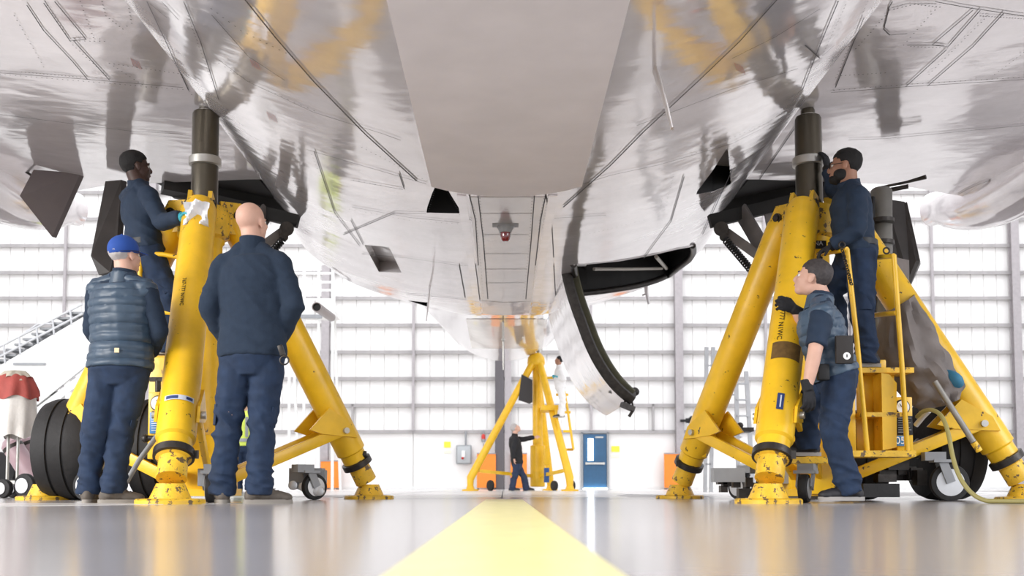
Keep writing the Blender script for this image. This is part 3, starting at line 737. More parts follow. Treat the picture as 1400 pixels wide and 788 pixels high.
# ================================================================ JACKS
def ring_pts(c, a, r): return V((c[0]+math.cos(a)*r, c[1]+math.sin(a)*r, c[2]))
def big_jack(name, label, cx, cy, angs, group, head_z, ram_top, caps):
    J = thing(name, (cx, cy, 0), label, 'jack', group)
    c = V((cx, cy, 0))
    MB().lathe(c+V((0, 0, .12)), (0, 0, 1), [(0, .17), (.02, .18), (.10, .18), (.12, .135), (head_z-.42, .135), (head_z-.40, .15), (head_z-.34, .15), (head_z-.33, .13)], 32).done('main_cylinder', M_yel, J)
    MB().box(c+V((0, 0, .26)), (.46, .4, .42), bev=.02).box(c+V((0, 0, .06)), (.5, .44, .05)).done('base_tank', M_yel, J)
    MB().lathe(c+V((0, 0, head_z-.26)), (0, 0, 1), [(0, .15), (.02, .185), (.19, .185), (.215, .17), (.235, .17), (.25, .12)], 36).done('head_collar', M_yelw, J)
    rz = ram_top-.09
    ram = MB().lathe(c+V((0, 0, head_z-.1)), (0, 0, 1), [(0, .096), (rz-head_z+.08, .096), (rz-head_z+.10, .088)], 40).done('ram', M_ram, J)
    MB().lathe(c+V((0, 0, rz-.002)), (0, 0, 1), [(0, .052), (.05, .052), (.06, .045), (.095, .04)], 24).done('ram_tip', M_ram, ram)
    MB().lathe(c+V((0, 0, rz-.01)), (0, 0, 1), [(0, .06), (.025, .06)], 24).done('tip_ring', M_steel, ram)
    MB().lathe(c+V((0, 0, head_z+.29)), (0, 0, 1), [(0, .108), (.006, .116), (.06, .116), (.066, .108)], 40).done('lock_ring', M_steel, ram)
    for i, (a, rad) in enumerate(angs):
        top = ring_pts((cx, cy, head_z-.06), a, .23); foot = ring_pts((cx, cy, .13), a, rad)
        d = (foot-top).normalized(); L = (foot-top).length; n_ = V((math.cos(a), math.sin(a), 0)); s_ = V((-math.sin(a), math.cos(a), 0))
        lg = MB().lathe(top, d, [(-.01, .06), (.0, .10), (.06, .118), (L-.30, .118), (L-.285, .10), (L-.22, .10)], 32).done('leg', M_yel if i else M_yel, J)
        MB().lathe(foot-d*.22, d, [(0, .10), (.06, .105), (.07, .085), (.20, .088)], 28).done('screw_foot', M_yelw, lg)
        MB().lathe(foot-d*.215, d, [(0, .108), (.004, .122), (.05, .122), (.055, .108)], 28).box(foot-d*.19+s_*.125, (.03, .03, .05)).done('lock_collar', M_dsteel, lg)
        fp = V((foot.x+n_.x*.02, foot.y+n_.y*.02, 0))
        MB().lathe(fp, (0, 0, 1), [(0, .20), (.022, .20), (.03, .19), (.032, .12), (.075, .10), (.12, .08)], 36).done('foot_plate', M_yelw, lg)
        # lug on top
        for s2 in (-1, 1):
            MB().prism([top+s_*s2*.055+V((0, 0, .09))-n_*.14, top+s_*s2*.055+V((0, 0, .10))+n_*.02, top+s_*s2*.055+n_*.085+V((0, 0, .0)), top+s_*s2*.055+d*.16+n_*.06, top+s_*s2*.055+V((0, 0, -.14))-n_*.14], s_*s2*.028).done('lug_plate', M_yelw, lg, smooth=False)
        MB().tube([top-s_*.11, top+s_*.11], .026, 14).tube([top-s_*.1, top+s_*.1], .04, 14).done('lug_pin', M_dsteel, lg)
        # bracket and brace
        B = top+d*(L-.52)
        for s2 in (-1, 1):
            o_ = s_*s2*.115
            MB().prism([B+o_-d*.16-n_*.08, B+o_+n_*.05-d*.02, B+o_+d*.10+n_*.04, B+o_+d*.08-n_*.26, B+o_-n_*.33-V((0, 0, .04))], s_*s2*.018).done('bracket_plate', M_yel, lg, smooth=False)
            q = ring_pts((cx, cy, .17), a, .22)+s_*s2*.09
            MB().bar(B+o_*.95-n_*.05+d*.04, q, .035, .085, bev=.006).done('brace', M_yel, J)
        MB().tube([B+d*.04-n_*.04-s_*.16, B+d*.04-n_*.04+s_*.16], .024, 12).done('brace_pin', M_steel, lg)
        # caster under the brace
        if caps[i] is not None:
            t, r, off = caps[i]
            q = ring_pts((cx, cy, 0), a, rad*t)+s_*off
            w_ = MB().lathe(V((q.x, q.y, r))-s_*.03, s_, [(0, r*.75), (.004, r*.97), (.012, r), (.048, r), (.056, r*.97), (.06, r*.75)], 36).done('caster_wheel', M_rub, J)
            MB().lathe(V((q.x, q.y, r))-s_*.034, s_, [(0, r*.3), (.002, r*.72), (.066, r*.72), (.068, r*.3)], 28).done('rim', M_alu, w_)
            f_ = MB()
            for s2 in (-1, 1): f_.bar(V((q.x, q.y, r))+s_*s2*.045, V((q.x, q.y, r*2.1))+s_*s2*.045-n_*.05, .012, .06)
            f_.box(V((q.x, q.y, r*2.15))-n_*.05, (.13, .13, .02), Matrix.Rotation(a, 3, 'Z')).box(V((q.x, q.y, r*2.4))-n_*.1, (.14, .10, .06), Matrix.Rotation(a, 3, 'Z'))
            f_.done('caster_fork', M_grey, J, smooth=False)
    return J
R_ = math.radians
gp = 'yellow tripod aircraft jacks'
LX, LY = P(279, 300, 7.4).x, 7.4
RX, RY = P(1107, 300, 7.4).x, 7.4
HZJ = P(1107, 281, 7.4).z
JL = big_jack('tripod_jack', 'large yellow tripod jack under the left wing, between the two men seen from behind', LX, LY,
   [(R_(-80), 1.40), (R_(40), 1.42), (R_(161), 1.38)], gp, HZJ, P(283, 138, 7.4).z, [(.62, .09, .17), (.62, .10, -.1), (.62, .11, .16)])
JR = big_jack('tripod_jack', 'large yellow tripod jack under the right wing with platform and tarpaulin', RX, RY,
   [(R_(242), 1.36), (R_(122), 1.42), (R_(-7), 1.42)], gp, HZJ, P(1107, 144, 7.4).z, [(.75, .09, .14), (.6, .10, -.1), (.62, .13, -.17)])
# tow rods along legs
def rod(J, pts, r, m, name, eye=None):
    o = MB().tube(pts, r, 12).done(name, m, J)
    return o
rod(JL, [P(396, 472, 7.95), P(450, 545, 8.15), P(493, 616, 8.25)], .022, M_yel, 'tow_rod')
MB().torus(P(397, 470, 7.95), (0, 1, 0), .05, .016).done('rod_eye', M_yel, JL)
MB().bar(P(478, 622, 8.2), P(497, 622, 8.2), .06, .07, bev=.008).done('rod_socket', M_yel, JL)
MB().tube([P(494, 622, 8.2), P(501, 622, 8.2)], .03, 12).done('socket_cap', M_dsteel, JL)
rod(JR, [P(954, 612, 8.4), P(964, 575, 8.35), P(975, 548, 8.3)], .035, M_blk, 'damper_boot')
rod(JR, [P(975, 548, 8.3), P(1002, 478, 8.1)], .032, M_steel, 'damper_rod')
MB().torus(P(1004, 470, 8.1), (0, 1, 0), .04, .02).done('rod_eye', M_dsteel, JR)
MB().bar(P(944, 620, 8.4), P(965, 620, 8.4), .06, .07, bev=.008).done('rod_socket', M_yel, JR)
rod(JR, [P(1278, 522, 6.9), P(1331, 605, 6.8)], .02, mat('galvanised_steel', (150, 146, 140), .5, metal=.5, var=.2), 'tow_rod')
rod(JR, [P(1331, 605, 6.8), P(1339, 617, 6.8)], .022, M_yelw, 'rod_end')
# small label plates and stencilled writing on the legs
M_plate = mat('blue_label', (40, 60, 110), .4)
M_scuff = mat('dark_scuff', (112, 84, 40), .6, var=.3, vscale=30)
def legpt(J, cx, cy, a, rad, t, hz):
    top = ring_pts((cx, cy, hz-.06), a, .23); foot = ring_pts((cx, cy, .13), a, rad)
    return top.lerp(foot, t), (foot-top).normalized()
def on_leg(cx, cy, a, rad, t, side):
    """point and frame on the leg surface facing the camera; side -1..1 across"""
    p, d = legpt(None, cx, cy, a, rad, t, HZJ)
    v = (CO-p); v = (v-d*v.dot(d)).normalized(); u = d.cross(v)
    th = side; nrm = (v*math.cos(th)+u*math.sin(th))
    return p+nrm*.1195, d, nrm
M_ink = mat('black_stencil_ink', (50, 40, 20), .7)
def leg_text(J, cx, cy, a, rad, t, side, txt, size, flip=1, m=None):
    p, d, nrm = on_leg(cx, cy, a, rad, t, side)
    x = d*flip; y = nrm.cross(x); M = frame(p+nrm*.0015, x, y)
    return text_obj(txt, size, M, m or M_ink, J, 'stencil_lettering')
leg_text(JR, RX, RY, R_(242), 1.36, .495, .40, '767-777 N1WC', .048)
leg_text(JL, LX, LY, R_(-80), 1.40, .40, .45, '767-777 N1WC', .036)
def leg_patch(J, cx, cy, a, rad, t, s0, s1, L, m, name, off=.0015):
    mb = MB(); rows = []
    for i in range(9):
        s_ = s0+(s1-s0)*i/8; p, d, nrm = on_leg(cx, cy, a, rad, t, s_)
        rows.append([p+nrm*off-d*L/2, p+nrm*off, p+nrm*off+d*L/2])
    mb.grid(rows); return mb.done(name, m, J)
leg_patch(JR, RX, RY, R_(242), 1.36, .60, -.9, .75, .13, M_scuff, 'faded_patch')
pl = leg_patch(JR, RX, RY, R_(242), 1.36, .775, -.25, .10, .12, M_plate, 'maker_plate', .003)
leg_patch(JR, RX, RY, R_(242), 1.36, .775, -.12, -.05, .09, MATS['pale_label'] if 'pale_label' in MATS else mat('pale_label', (200, 205, 215), .4), 'plate_print', .0045)
pl = leg_patch(JL, LX, LY, R_(-80), 1.40, .77, -.75, .8, .035, mat('pale_label', (200, 205, 215), .4), 'maker_plate', .003)
p_, d_, n_ = on_leg(LX, LY, R_(-80), 1.40, .77, 0)
leg_patch(JL, LX, LY, R_(-80), 1.40, .77, -.65, -.3, .02, M_plate, 'plate_print', .0045); leg_patch(JL, LX, LY, R_(-80), 1.40, .77, .1, .7, .022, M_plate, 'plate_print', .0045)
# hydraulic unit of the left jack
Yb = 6.95
def pbox(x0, y0, x1, y1, Y, dep, m, name, J, bev=.006):
    a, b = P(x0, y0, Y), P(x1, y1, Y)
    return MB().box(((a.x+b.x)/2, Y+dep/2, (a.z+b.z)/2), (abs(b.x-a.x), dep, abs(a.z-b.z)), bev=bev).done(name, m, J)
pbox(204, 488, 247, 628, 7.15, .3, M_yel, 'tank_body', JL)
hp = pbox(203, 537, 229, 603, Yb, .14, M_yel, 'gauge_panel', JL)
MB().lathe(P(217, 552, Yb)+V((0, .01, 0)), (0, -1, 0), [(0, .055), (.02, .055), (.022, .05), (.03, .05)], 30).done('gauge', M_blk, hp)
MB().lathe(P(217, 552, Yb)+V((0, -.02, 0)), (0, -1, 0), [(0, .046), (.004, .046)], 30).done('gauge_face', M_white, hp)
MB().bar(P(217, 552, Yb-.03), P(214, 547, Yb-.03), .005, .005).done('needle', M_blk, hp)
M_bluep = mat('blue_placard', (70, 130, 185), .4)
bp_ = pbox(205, 564, 227, 593, Yb-.012, .012, M_bluep, 'placard', hp, bev=.001)
mb = MB()
for k in range(8):
    a = P(207, 567+k*3.1, Yb-.02); b = P(225-(k*5 % 7), 567+k*3.1, Yb-.02); mb.bar(a, b, .002, .004)
o = mb.done('placard_lines', M_white, hp, smooth=False); o['kind'] = 'stuff'
MB().tube([P(200, 599, Yb), P(228, 600, Yb)], .018, 12).ball(P(199, 600, Yb), .03).ball(P(222, 600, Yb-.03), .025).done('valve', M_dsteel, JL)
MB().bar(P(205, 519, 7.0), P(226, 519, 7.0), .02, .03).tube([P(216, 521, 7.0), P(216, 536, 7.0)], .02, 10).tube([P(226, 519, 7.0), P(226, 536, 7.0)], .015, 10).done('pump_handle', M_dsteel, JL)
MB().tube([P(172, 661, 6.6), P(190, 630, 6.7), P(212, 600, 6.8), P(228, 584, 6.9)], .017, 12).done('pump_lever', M_grey, JL)
MB().tube([P(223, 682, 6.6), P(225, 640, 6.65), P(227, 606, 6.7)], .02, 12).done('lever_tube', M_alu, JL)
pbox(270, 641, 281, 665, 7.0, .1, M_grey, 'junction_box', JL)
# platforms
def rail(J, segs, Y, r=.017, name='hand_rail'):
    for s in segs:
        MB().tube([P(*q[:2], Y+(q[2] if len(q) > 2 else 0)) for q in s], r, 12).done(name, M_yel, J)
rail(JL, [[(192, 347), (222, 348), (252, 353)], [(193, 346), (190, 400), (184, 440)], [(216, 427), (246, 429)], [(247, 351), (243, 430), (238, 490)]], 7.3)
MB().torus(P(203, 343, 7.3), (0, 1, 0), .018, .005).done('rail_ring', M_yel, JL)
MB().box((P(205, 488, 7.6).x, 7.75, P(205, 488, 7.5).z-.03), (.75, .7, .05)).done('platform', M_yel, JL, smooth=False)
Yr = 6.75
rail(JR, [[(1119, 348, .35), (1158, 341)], [(1158, 341), (1172, 470), (1186, 619)], [(1190, 353, .3), (1222, 350)], [(1222, 349), (1233, 500), (1241, 624)], [(1188, 432, .4), (1226, 428)], [(1120, 348, .35), (1126, 420, .35)]], Yr)
for x_, y_ in ((1151, 335), (1212, 343)): MB().torus(P(x_, y_, Yr), (0, 1, 0), .02, .006).done('rail_ring', M_dsteel, JR)
mb = MB()
for k in range(16):
    mb.torus(P(1151+k*.85, 340+k*3.2, Yr-.03), (1, .3, k % 2), .012, .0035, 10, 5)
o = mb.done('safety_chain', M_dsteel, JR); o['kind'] = 'stuff'
pbox(1171, 510, 1224, 565, 7.05, .02, M_yel, 'step_back_panel', JR)
pbox(1171, 565, 1224, 618, 7.05, .02, M_yel, 'step_back_panel', JR)
pbox(1147, 528, 1171, 620, 6.85, .22, M_yel, 'step_side_panel', JR)
MB().prism([P(1205, 510, 6.8), P(1216, 512, 6.8), P(1226, 524, 6.8), P(1226, 612, 6.8), P(1207, 616, 6.8)], (.015, .2, 0)).done('step_side_panel', M_yel, JR, smooth=False)
MB().box((P(1198, 566, 6.9).x, 6.93, P(1198, 567, 6.8).z), (.27, .26, .03)).done('step_tread', M_yelw, JR, smooth=False)
MB().box((P(1202, 622, 6.75).x, 6.85, P(1202, 621, 6.75).z), (.44, .32, .04)).done('step_tread', M_yelw, JR, smooth=False)
MB().box((P(1190, 508, 7.0).x, 7.15, P(1190, 509, 7.0).z), (.5, .55, .035)).done('platform', M_yelw, JR, smooth=False)
pbox(1195, 492, 1212, 510, 7.0, .05, M_yel, 'toe_board', JR)
pbox(1197, 512, 1204, 616, 6.98, .03, M_yel, 'step_strut', JR)
pbox(1110, 608, 1163, 676, 7.1, .3, M_yel, 'lower_tank', JR)
gpn = pbox(1225, 543, 1249, 620, 6.9, .1, M_yel, 'gauge_panel', JR)
MB().lathe(P(1233, 557, 6.9)+V((0, .01, 0)), (0, -1, 0), [(0, .052), (.02, .052), (.022, .047), (.026, .047)], 30).done('gauge', M_blk, gpn)
MB().lathe(P(1233, 557, 6.9)+V((0, -.018, 0)), (0, -1, 0), [(0, .043), (.003, .043)], 30).done('gauge_face', M_white, gpn)
MB().bar(P(1233, 557, 6.87), P(1230, 552, 6.87), .004, .004).done('needle', M_blk, gpn)
pbox(1226, 569, 1248, 595, 6.888, .01, M_blk, 'placard', gpn, bev=.001)
p5 = pbox(1226, 596, 1239, 610, 6.885, .012, M_bluep, 'number_plate', gpn, bev=.001)
text_obj('05', .07, frame(P(1231, 603, 6.882), (1, 0, 0), (0, 0, 1)), M_white, gpn, 'number_lettering')
text_obj('T', .045, frame(P(1236.5, 603, 6.882), (1, 0, 0), (0, 0, 1)), M_white, gpn, 'number_lettering')
mb = MB()
for k in range(7): mb.bar(P(1228, 572+k*3.2, 6.884), P(1246-(k*3 % 5), 572+k*3.2, 6.884), .002, .004)
o = mb.done('placard_lines', M_grey, gpn, smooth=False); o['kind'] = 'stuff'
pbox(1114, 329, 1130, 340, 7.19, .012, M_blk, 'head_plate', JR, bev=.001)
text_obj('NA', .045, frame(P(1119, 333, 7.185), (1, 0, 0), (0, 0, 1)), MATS['pale_label'], JR, 'head_lettering')
MB().tube([P(1252, 582, 6.95), P(1262, 570, 6.9), P(1270, 562, 6.85)], .018, 12).done('hose_fitting', M_alu, JR)
# machinery under the jacks
mb = MB()
for k in range(14):
    random.seed(k); mb.box(P(random.uniform(1195, 1260), random.uniform(628, 655), random.uniform(7.3, 7.6)), (random.uniform(.06, .16), .1, random.uniform(.05, .12)))
o = mb.done('pump_machinery', M_dsteel, JR, smooth=False); o['kind'] = 'stuff'
MB().box(P(995, 650, 7.3), (.22, .12, .10)).done('ballast_block', M_grey, JR, smooth=False)
MB().box(P(1070, 648, 7.3), (.2, .12, .14)).done('ballast_block', M_grey, JR, smooth=False)
mb = MB()
for k in range(14):
    random.seed(30+k); mb.box(P(random.uniform(985, 1085), random.uniform(655, 675), 7.35), (random.uniform(.04, .1), .08, random.uniform(.03, .07)))
o = mb.done('axle_machinery', M_dsteel, JR, smooth=False); o['kind'] = 'stuff'
mb = MB(); mb.box(P(420, 652, 8.0), (.26, .12, .13)).box(P(437, 652, 8.0), (.1, .1, .1)); mb.done('caster_block', M_grey, JL, smooth=False)
mb = MB()
for x, y in ((402, 664), (416, 666), (432, 671), (438, 672)): mb.lathe(P(x, y, 7.9), (0, -1, 0), [(0, .035), (.05, .035), (.055, .02)], 16)
mb.bar(P(399, 663, 7.93), P(440, 672, 7.93), .03, .05); o = mb.done('caster_links', M_alu, JL); o['kind'] = 'stuff'
MB().box(P(1198, 678, 6.9)+V((0, 0, .035)), (.24, .2, .09)).done('rubber_chock', M_rub, JR, smooth=False)
MB().box((P(1098, 622, 6.57).x, 6.6, P(1098, 623.5, 6.57).z-.03), (.30, .22, .04)).done('foot_step', M_yelw, JR, smooth=False)
MB().bar((P(1098, 622, 6.57).x, 6.65, .30), (RX-.05, 7.2, .2), .08, .08).done('step_arm', M_yel, JR, smooth=False)
# hose
hs = thing('air_hose', P(1375, 688, 6.0), 'olive yellow hose looping from the right jack down to the floor', 'hose')
pp = smoothp([(1254, 570), (1262, 562), (1275, 560), (1288, 568), (1297, 592), (1302, 625), (1312, 655), (1330, 678), (1352, 687), (1380, 688.5), (1415, 689)], 3)
pts = []
for i, (x, y) in enumerate(pp):
    t = i/(len(pp)-1); p = P(x, y, 6.85-.85*t); p.z = max(p.z, .014); pts.append(p)
MB().tube(pts, .014, 12).done('hose_run', mat('olive_hose', (150, 140, 84), .5), hs)
# ---- tarpaulin over the gear leg and the right jack leg
M_tarp = mat('grey_brown_tarpaulin', (126, 118, 114), .75, var=.25, vscale=5, bump=.3, bscale=15)
tp = thing('tarpaulin', P(1270, 555, 7), 'grey brown tarpaulin draped from the landing gear over the leg of the right jack', 'tarpaulin')
mb = MB(); rings = []
path = [((1206, 430), (1246, 404), 7.3), ((1203, 470), (1270, 446), 7.25), ((1208, 505), (1290, 480), 7.2), ((1228, 530), (1304, 510), 7.2), ((1248, 552), (1308, 530), 7.15), ((1264, 562), (1306, 546), 7.15)]
N_ = 48; L_ = 40
for j in range(L_+1):
    u = j/L_*(len(path)-1); i = min(int(u), len(path)-2); f = u-i
    a, b = path[i], path[i+1]
    l = P(a[0][0]*(1-f)+b[0][0]*f, a[0][1]*(1-f)+b[0][1]*f, a[2]*(1-f)+b[2]*f); r = P(a[1][0]*(1-f)+b[1][0]*f, a[1][1]*(1-f)+b[1][1]*f, a[2]*(1-f)+b[2]*f)
    c = (l+r)/2; ax = (r-l)/2; dp = V((0, 1, 0))*max(.21, ax.length*.8); ring = []
    for k in range(N_):
        th = 2*math.pi*k/N_
        nn = noise.noise(V((math.cos(th)*1.6+3, math.sin(th)*1.6, j*.12)))+.5*noise.noise(V((math.cos(th)*4, math.sin(th)*4, j*.22+9)))
        fold = .12*math.sin(th*7+j*.22+2*noise.noise(V((j*.1, 0, 0))))
        ring.append(mb.bm.verts.new(c+(ax*math.cos(th)+dp*math.sin(th))*(1+.28*nn+fold*.6)))
    rings.append(ring)
for A, B in zip(rings, rings[1:]):
    for k in range(N_): mb.bm.faces.new((A[k], A[(k+1) % N_], B[(k+1) % N_], B[k]))
mb.done('cloth', M_tarp, tp)
MB().ball(P(1293, 524, 7.12), (.075, .22, .10), Matrix.Rotation(R_(-35), 3, 'Y'), 3).done('blue_cloth_edge', mat('blue_cloth', (54, 120, 150), .7, var=.15), tp)
MB().ball(P(1219, 398, 7.3), (.05, .06, .06), None, 3).done('blue_cloth_patch', MATS['blue_cloth'], tp)
MB().prism([P(1212, 372, 7.5), P(1225, 352, 7.6), P(1243, 356, 7.7), P(1243, 420, 7.7), P(1225, 430, 7.6)], (0, .02, 0)).done('cloth_flap', M_tarp, tp, smooth=False)
# ---- distant tail jack
YF = 25.0
def q(x, y, d=0): return P(x, y, YF+d)
FJ = thing('tail_jack', (q(733, 660).x, YF, 0), 'tall slim yellow tripod jack under the tail, beside the man in black', 'jack', gp)
M_yelf = mat('far_yellow_paint', (236, 186, 30), .4, var=.1)
base = lambda x, y, d: V((q(x, y, d).x, YF+d, .05))
MB().lathe(V((q(735, 600).x, YF, .1)), (0, 0, 1), [(0, .15), (.02, .18), (1.0, .18), (1.02, .12), (2.95, .12), (3.0, .10), (3.05, .10)], 24).done('main_cylinder', M_yelf, FJ)
for i, (x0, y0, x1, d0) in enumerate(((728, 497, 643, -.6), (738, 497, 779, -1.6), (733, 497, 752, 1.9))):
    A = q(x0, y0, -.1); B = base(x1, 670, d0)
    lg = MB().tube([A, B+V((0, 0, .25)), B], [.085, .095, .07], 18).done('leg', M_yelf, FJ)
    MB().lathe(B-V((0, 0, .05)), (0, 0, 1), [(0, .2), (.04, .2), (.05, .1), (.12, .08)], 20).done('foot_plate', M_yelf, lg)
    MB().bar(A.lerp(B, .86), V((q(735, 650).x, YF, .35)), .06, .08).done('brace', M_yelf, FJ)
    wq = A.lerp(B, .8); MB().lathe((wq.x+.15, wq.y, .13), (.8, .6, 0), [(0, .10), (.01, .13), (.06, .13), (.07, .1)], 20).done('caster_wheel', M_rub, FJ)
MB().lathe(q(733, 500), (0, 0, 1), [(0, .2), (.05, .22), (.2, .2), (.3, .12)], 20).done('head_collar', M_yelf, FJ)
MB().tube([q(735, 492), P(741, 470, YF)+V((0, 0, .05))], .06, 16).done('ram', M_steel, FJ)
mb = pbox(744, 614, 752, 636, YF-.5, .2, M_yelf, 'control_box', FJ); pbox(744, 640, 751, 660, YF-.5, .2, mat('blue_drum_paint', (40, 80, 140), .5), 'oil_drum', FJ)
pbox(740, 554, 766, 561, YF-1.0, .9, M_yelf, 'platform', FJ)
rail(FJ, [[(768, 516), (776, 560), (784, 615)], [(776, 615), (784, 615)], [(760, 540), (777, 540)], [(766, 564), (780, 564)], [(770, 590), (781, 590)], [(748, 517), (768, 516)], [(760, 561), (768, 615)], [(768, 615), (784, 615)]], YF-1.1, .03)
bg_ = MB(); bg_.prism([q(713, 512, -.3), q(719, 515, -.3), q(728, 520, -.3), q(728, 550, -.3), q(724, 552, -.3), q(709, 547, -.3), q(710, 538, -.3)], (0, .12, 0))
hb = bg_.done('hanging_bag', mat('black_bag_cloth', (52, 50, 52), .7, bump=.3), None, label='dark bag hanging on the slim distant jack', cat='bag')
# ================================================================ PEOPLE
def remesh(bm, vox, sm=4, dec=None):
    me = bpy.data.meshes.new('tmp'); bmesh.ops.recalc_face_normals(bm, faces=bm.faces); bm.to_mesh(me); bm.free()
    o = bpy.data.objects.new('tmp', me); COL.objects.link(o)
    md = o.modifiers.new('r', 'REMESH'); md.mode = 'VOXEL'; md.voxel_size = vox
    ms = o.modifiers.new('s', 'SMOOTH'); ms.factor = .5; ms.iterations = sm
    dg = bpy.context.evaluated_depsgraph_get(); dg.update()
    r = bpy.data.meshes.new_from_object(o.evaluated_get(dg)); bpy.data.objects.remove(o); bpy.data.meshes.remove(me)
    return r
def displace(me, fn):
    n = len(me.vertices); co = np.empty(n*3); no = np.empty(n*3)
    me.vertices.foreach_get('co', co); me.vertices.foreach_get('normal', no)
    co = co.reshape(-1, 3); no = no.reshape(-1, 3)
    for i in range(n): co[i] += no[i]*fn(co[i])
    me.vertices.foreach_set('co', co.ravel()); me.update()
M_skinL = mat('light_skin', (214, 170, 150), .55, var=.06, vscale=20)
M_skinD = mat('dark_skin', (70, 48, 40), .5, var=.08, vscale=20)
M_skinM = mat('tan_skin', (168, 122, 98), .5, var=.06, vscale=20)
M_navyT = mat('navy_work_trousers', (26, 45, 72), .85, var=.25, vscale=14, bump=.25, bscale=60, vdist=.004)
M_navyF = mat('navy_fleece', (32, 46, 64), .95, var=.10, vscale=30, bump=.5, bscale=140, vdist=.003)
M_navyS = mat('navy_shirt', (28, 46, 68), .8, var=.14, vscale=12, bump=.15, bscale=80, vdist=.003)
M_vest = mat('slate_quilted_vest', (54, 72, 90), .45, var=.16, vscale=10)
M_vest2 = mat('steel_blue_vest', (66, 86, 106), .45, var=.16, vscale=10)
M_cap = mat('royal_blue_cap', (36, 76, 156), .8, var=.08)
M_glove = mat('black_glove', (28, 28, 32), .8, bump=.3)
M_teal = mat('teal_glove', (60, 168, 186), .4)
M_hair = mat('black_hair', (24, 22, 22), .75, bump=.8, bscale=160, vdist=.004)
M_hairg = mat('greying_hair', (66, 60, 60), .6, var=.5, vscale=50, bump=.8, bscale=160, vdist=.004)
M_hairw = mat('grey_hair', (176, 170, 168), .7, bump=.5)
M_shoeb = mat('brown_shoe', (92, 84, 76), .7, var=.2, vscale=20)
M_shoek = mat('black_shoe', (36, 36, 40), .6, var=.2)
M_soleg = mat('grey_sole', (140, 134, 126), .7)
M_solew = mat('pale_sole', (158, 154, 150), .7)
M_eye = mat('eye_white', (230, 228, 224), .2); M_belt = mat('black_belt', (22, 22, 24), .5)
def fold(amp, f=(5, 5, 24), seed=0):
    def g(c):
        v = V((c[0]*f[0]+seed, c[1]*f[1]+seed*2, c[2]*f[2]+c[0]*7))
        a = noise.noise(v); b = noise.noise(V((c[0]*18+seed, c[1]*18, c[2]*26)))
        return amp*(1-2*abs(a)-.35+.45*b)
    return g
def lerp(a, b, t): return a.lerp(b, t)
def ell(mb, pts, rads, side, n=18):
    """closed tube of ellipses; side = world direction of the first radius"""
    rings = []; N = len(pts)
    for i, p in enumerate(pts):
        t = (pts[min(i+1, N-1)]-pts[max(i-1, 0)]).normalized()
        s = side[i] if isinstance(side, list) else side
        u = (s-t*s.dot(t)).normalized(); v = t.cross(u); a, b = rads[i]
        rings.append([mb.bm.verts.new(p+u*a*math.cos(2*math.pi*k/n)+v*b*math.sin(2*math.pi*k/n)) for k in range(n)])
    for A, B in zip(rings, rings[1:]):
        for k in range(n): mb.bm.faces.new((A[k], A[(k+1) % n], B[(k+1) % n], B[k]))
    mb.bm.faces.new(rings[0][::-1]); mb.bm.faces.new(rings[-1])
def hand(mb, w, d, pn, ts, k=1., curl=.35, r=.0088, spread=.022):
    d = d.normalized(); pn = (pn-d*pn.dot(d)).normalized(); ac = d.cross(pn).normalized()*ts
    M = Matrix((d, ac, pn)).transposed()
    mb.ball(w+d*.05*k, (.05*k, .041*k, .017*k), M, 3)
    mb.tube([w-d*.03*k, w+d*.02*k], [(.024*k), (.026*k)], 12)
    for i, ln in enumerate((.072, .08, .074, .058)):
        o = (1.5-i)*spread*k; b = w+d*(.086-.004*abs(i-1.2))*k+ac*o; p = b-d*.02*k; pts = [p, b]; a = 0; dd = d+ac*(1.5-i)*.05
        for j, f in enumerate((.45, .3, .25)):
            a += curl*(1+.25*j+.08*i); v = dd*math.cos(a)+pn*math.sin(a); pts.append(pts[-1]+v*ln*f*k)
        mb.tube(pts, [r*k, r*k, r*.95*k, r*.9*k, r*.75*k], 10)
    b = w+d*.022*k+ac*.028*k; v = (d*.6+ac*.6+pn*.35).normalized()
    p2 = b+v*.042*k; v2 = (d*.9+ac*.15+pn*(.3+curl*.5)).normalized()
    mb.tube([b-v*.02*k, b, p2, p2+v2*.034*k], [.014*k, .013*k, .0105*k, .008*k], 10)
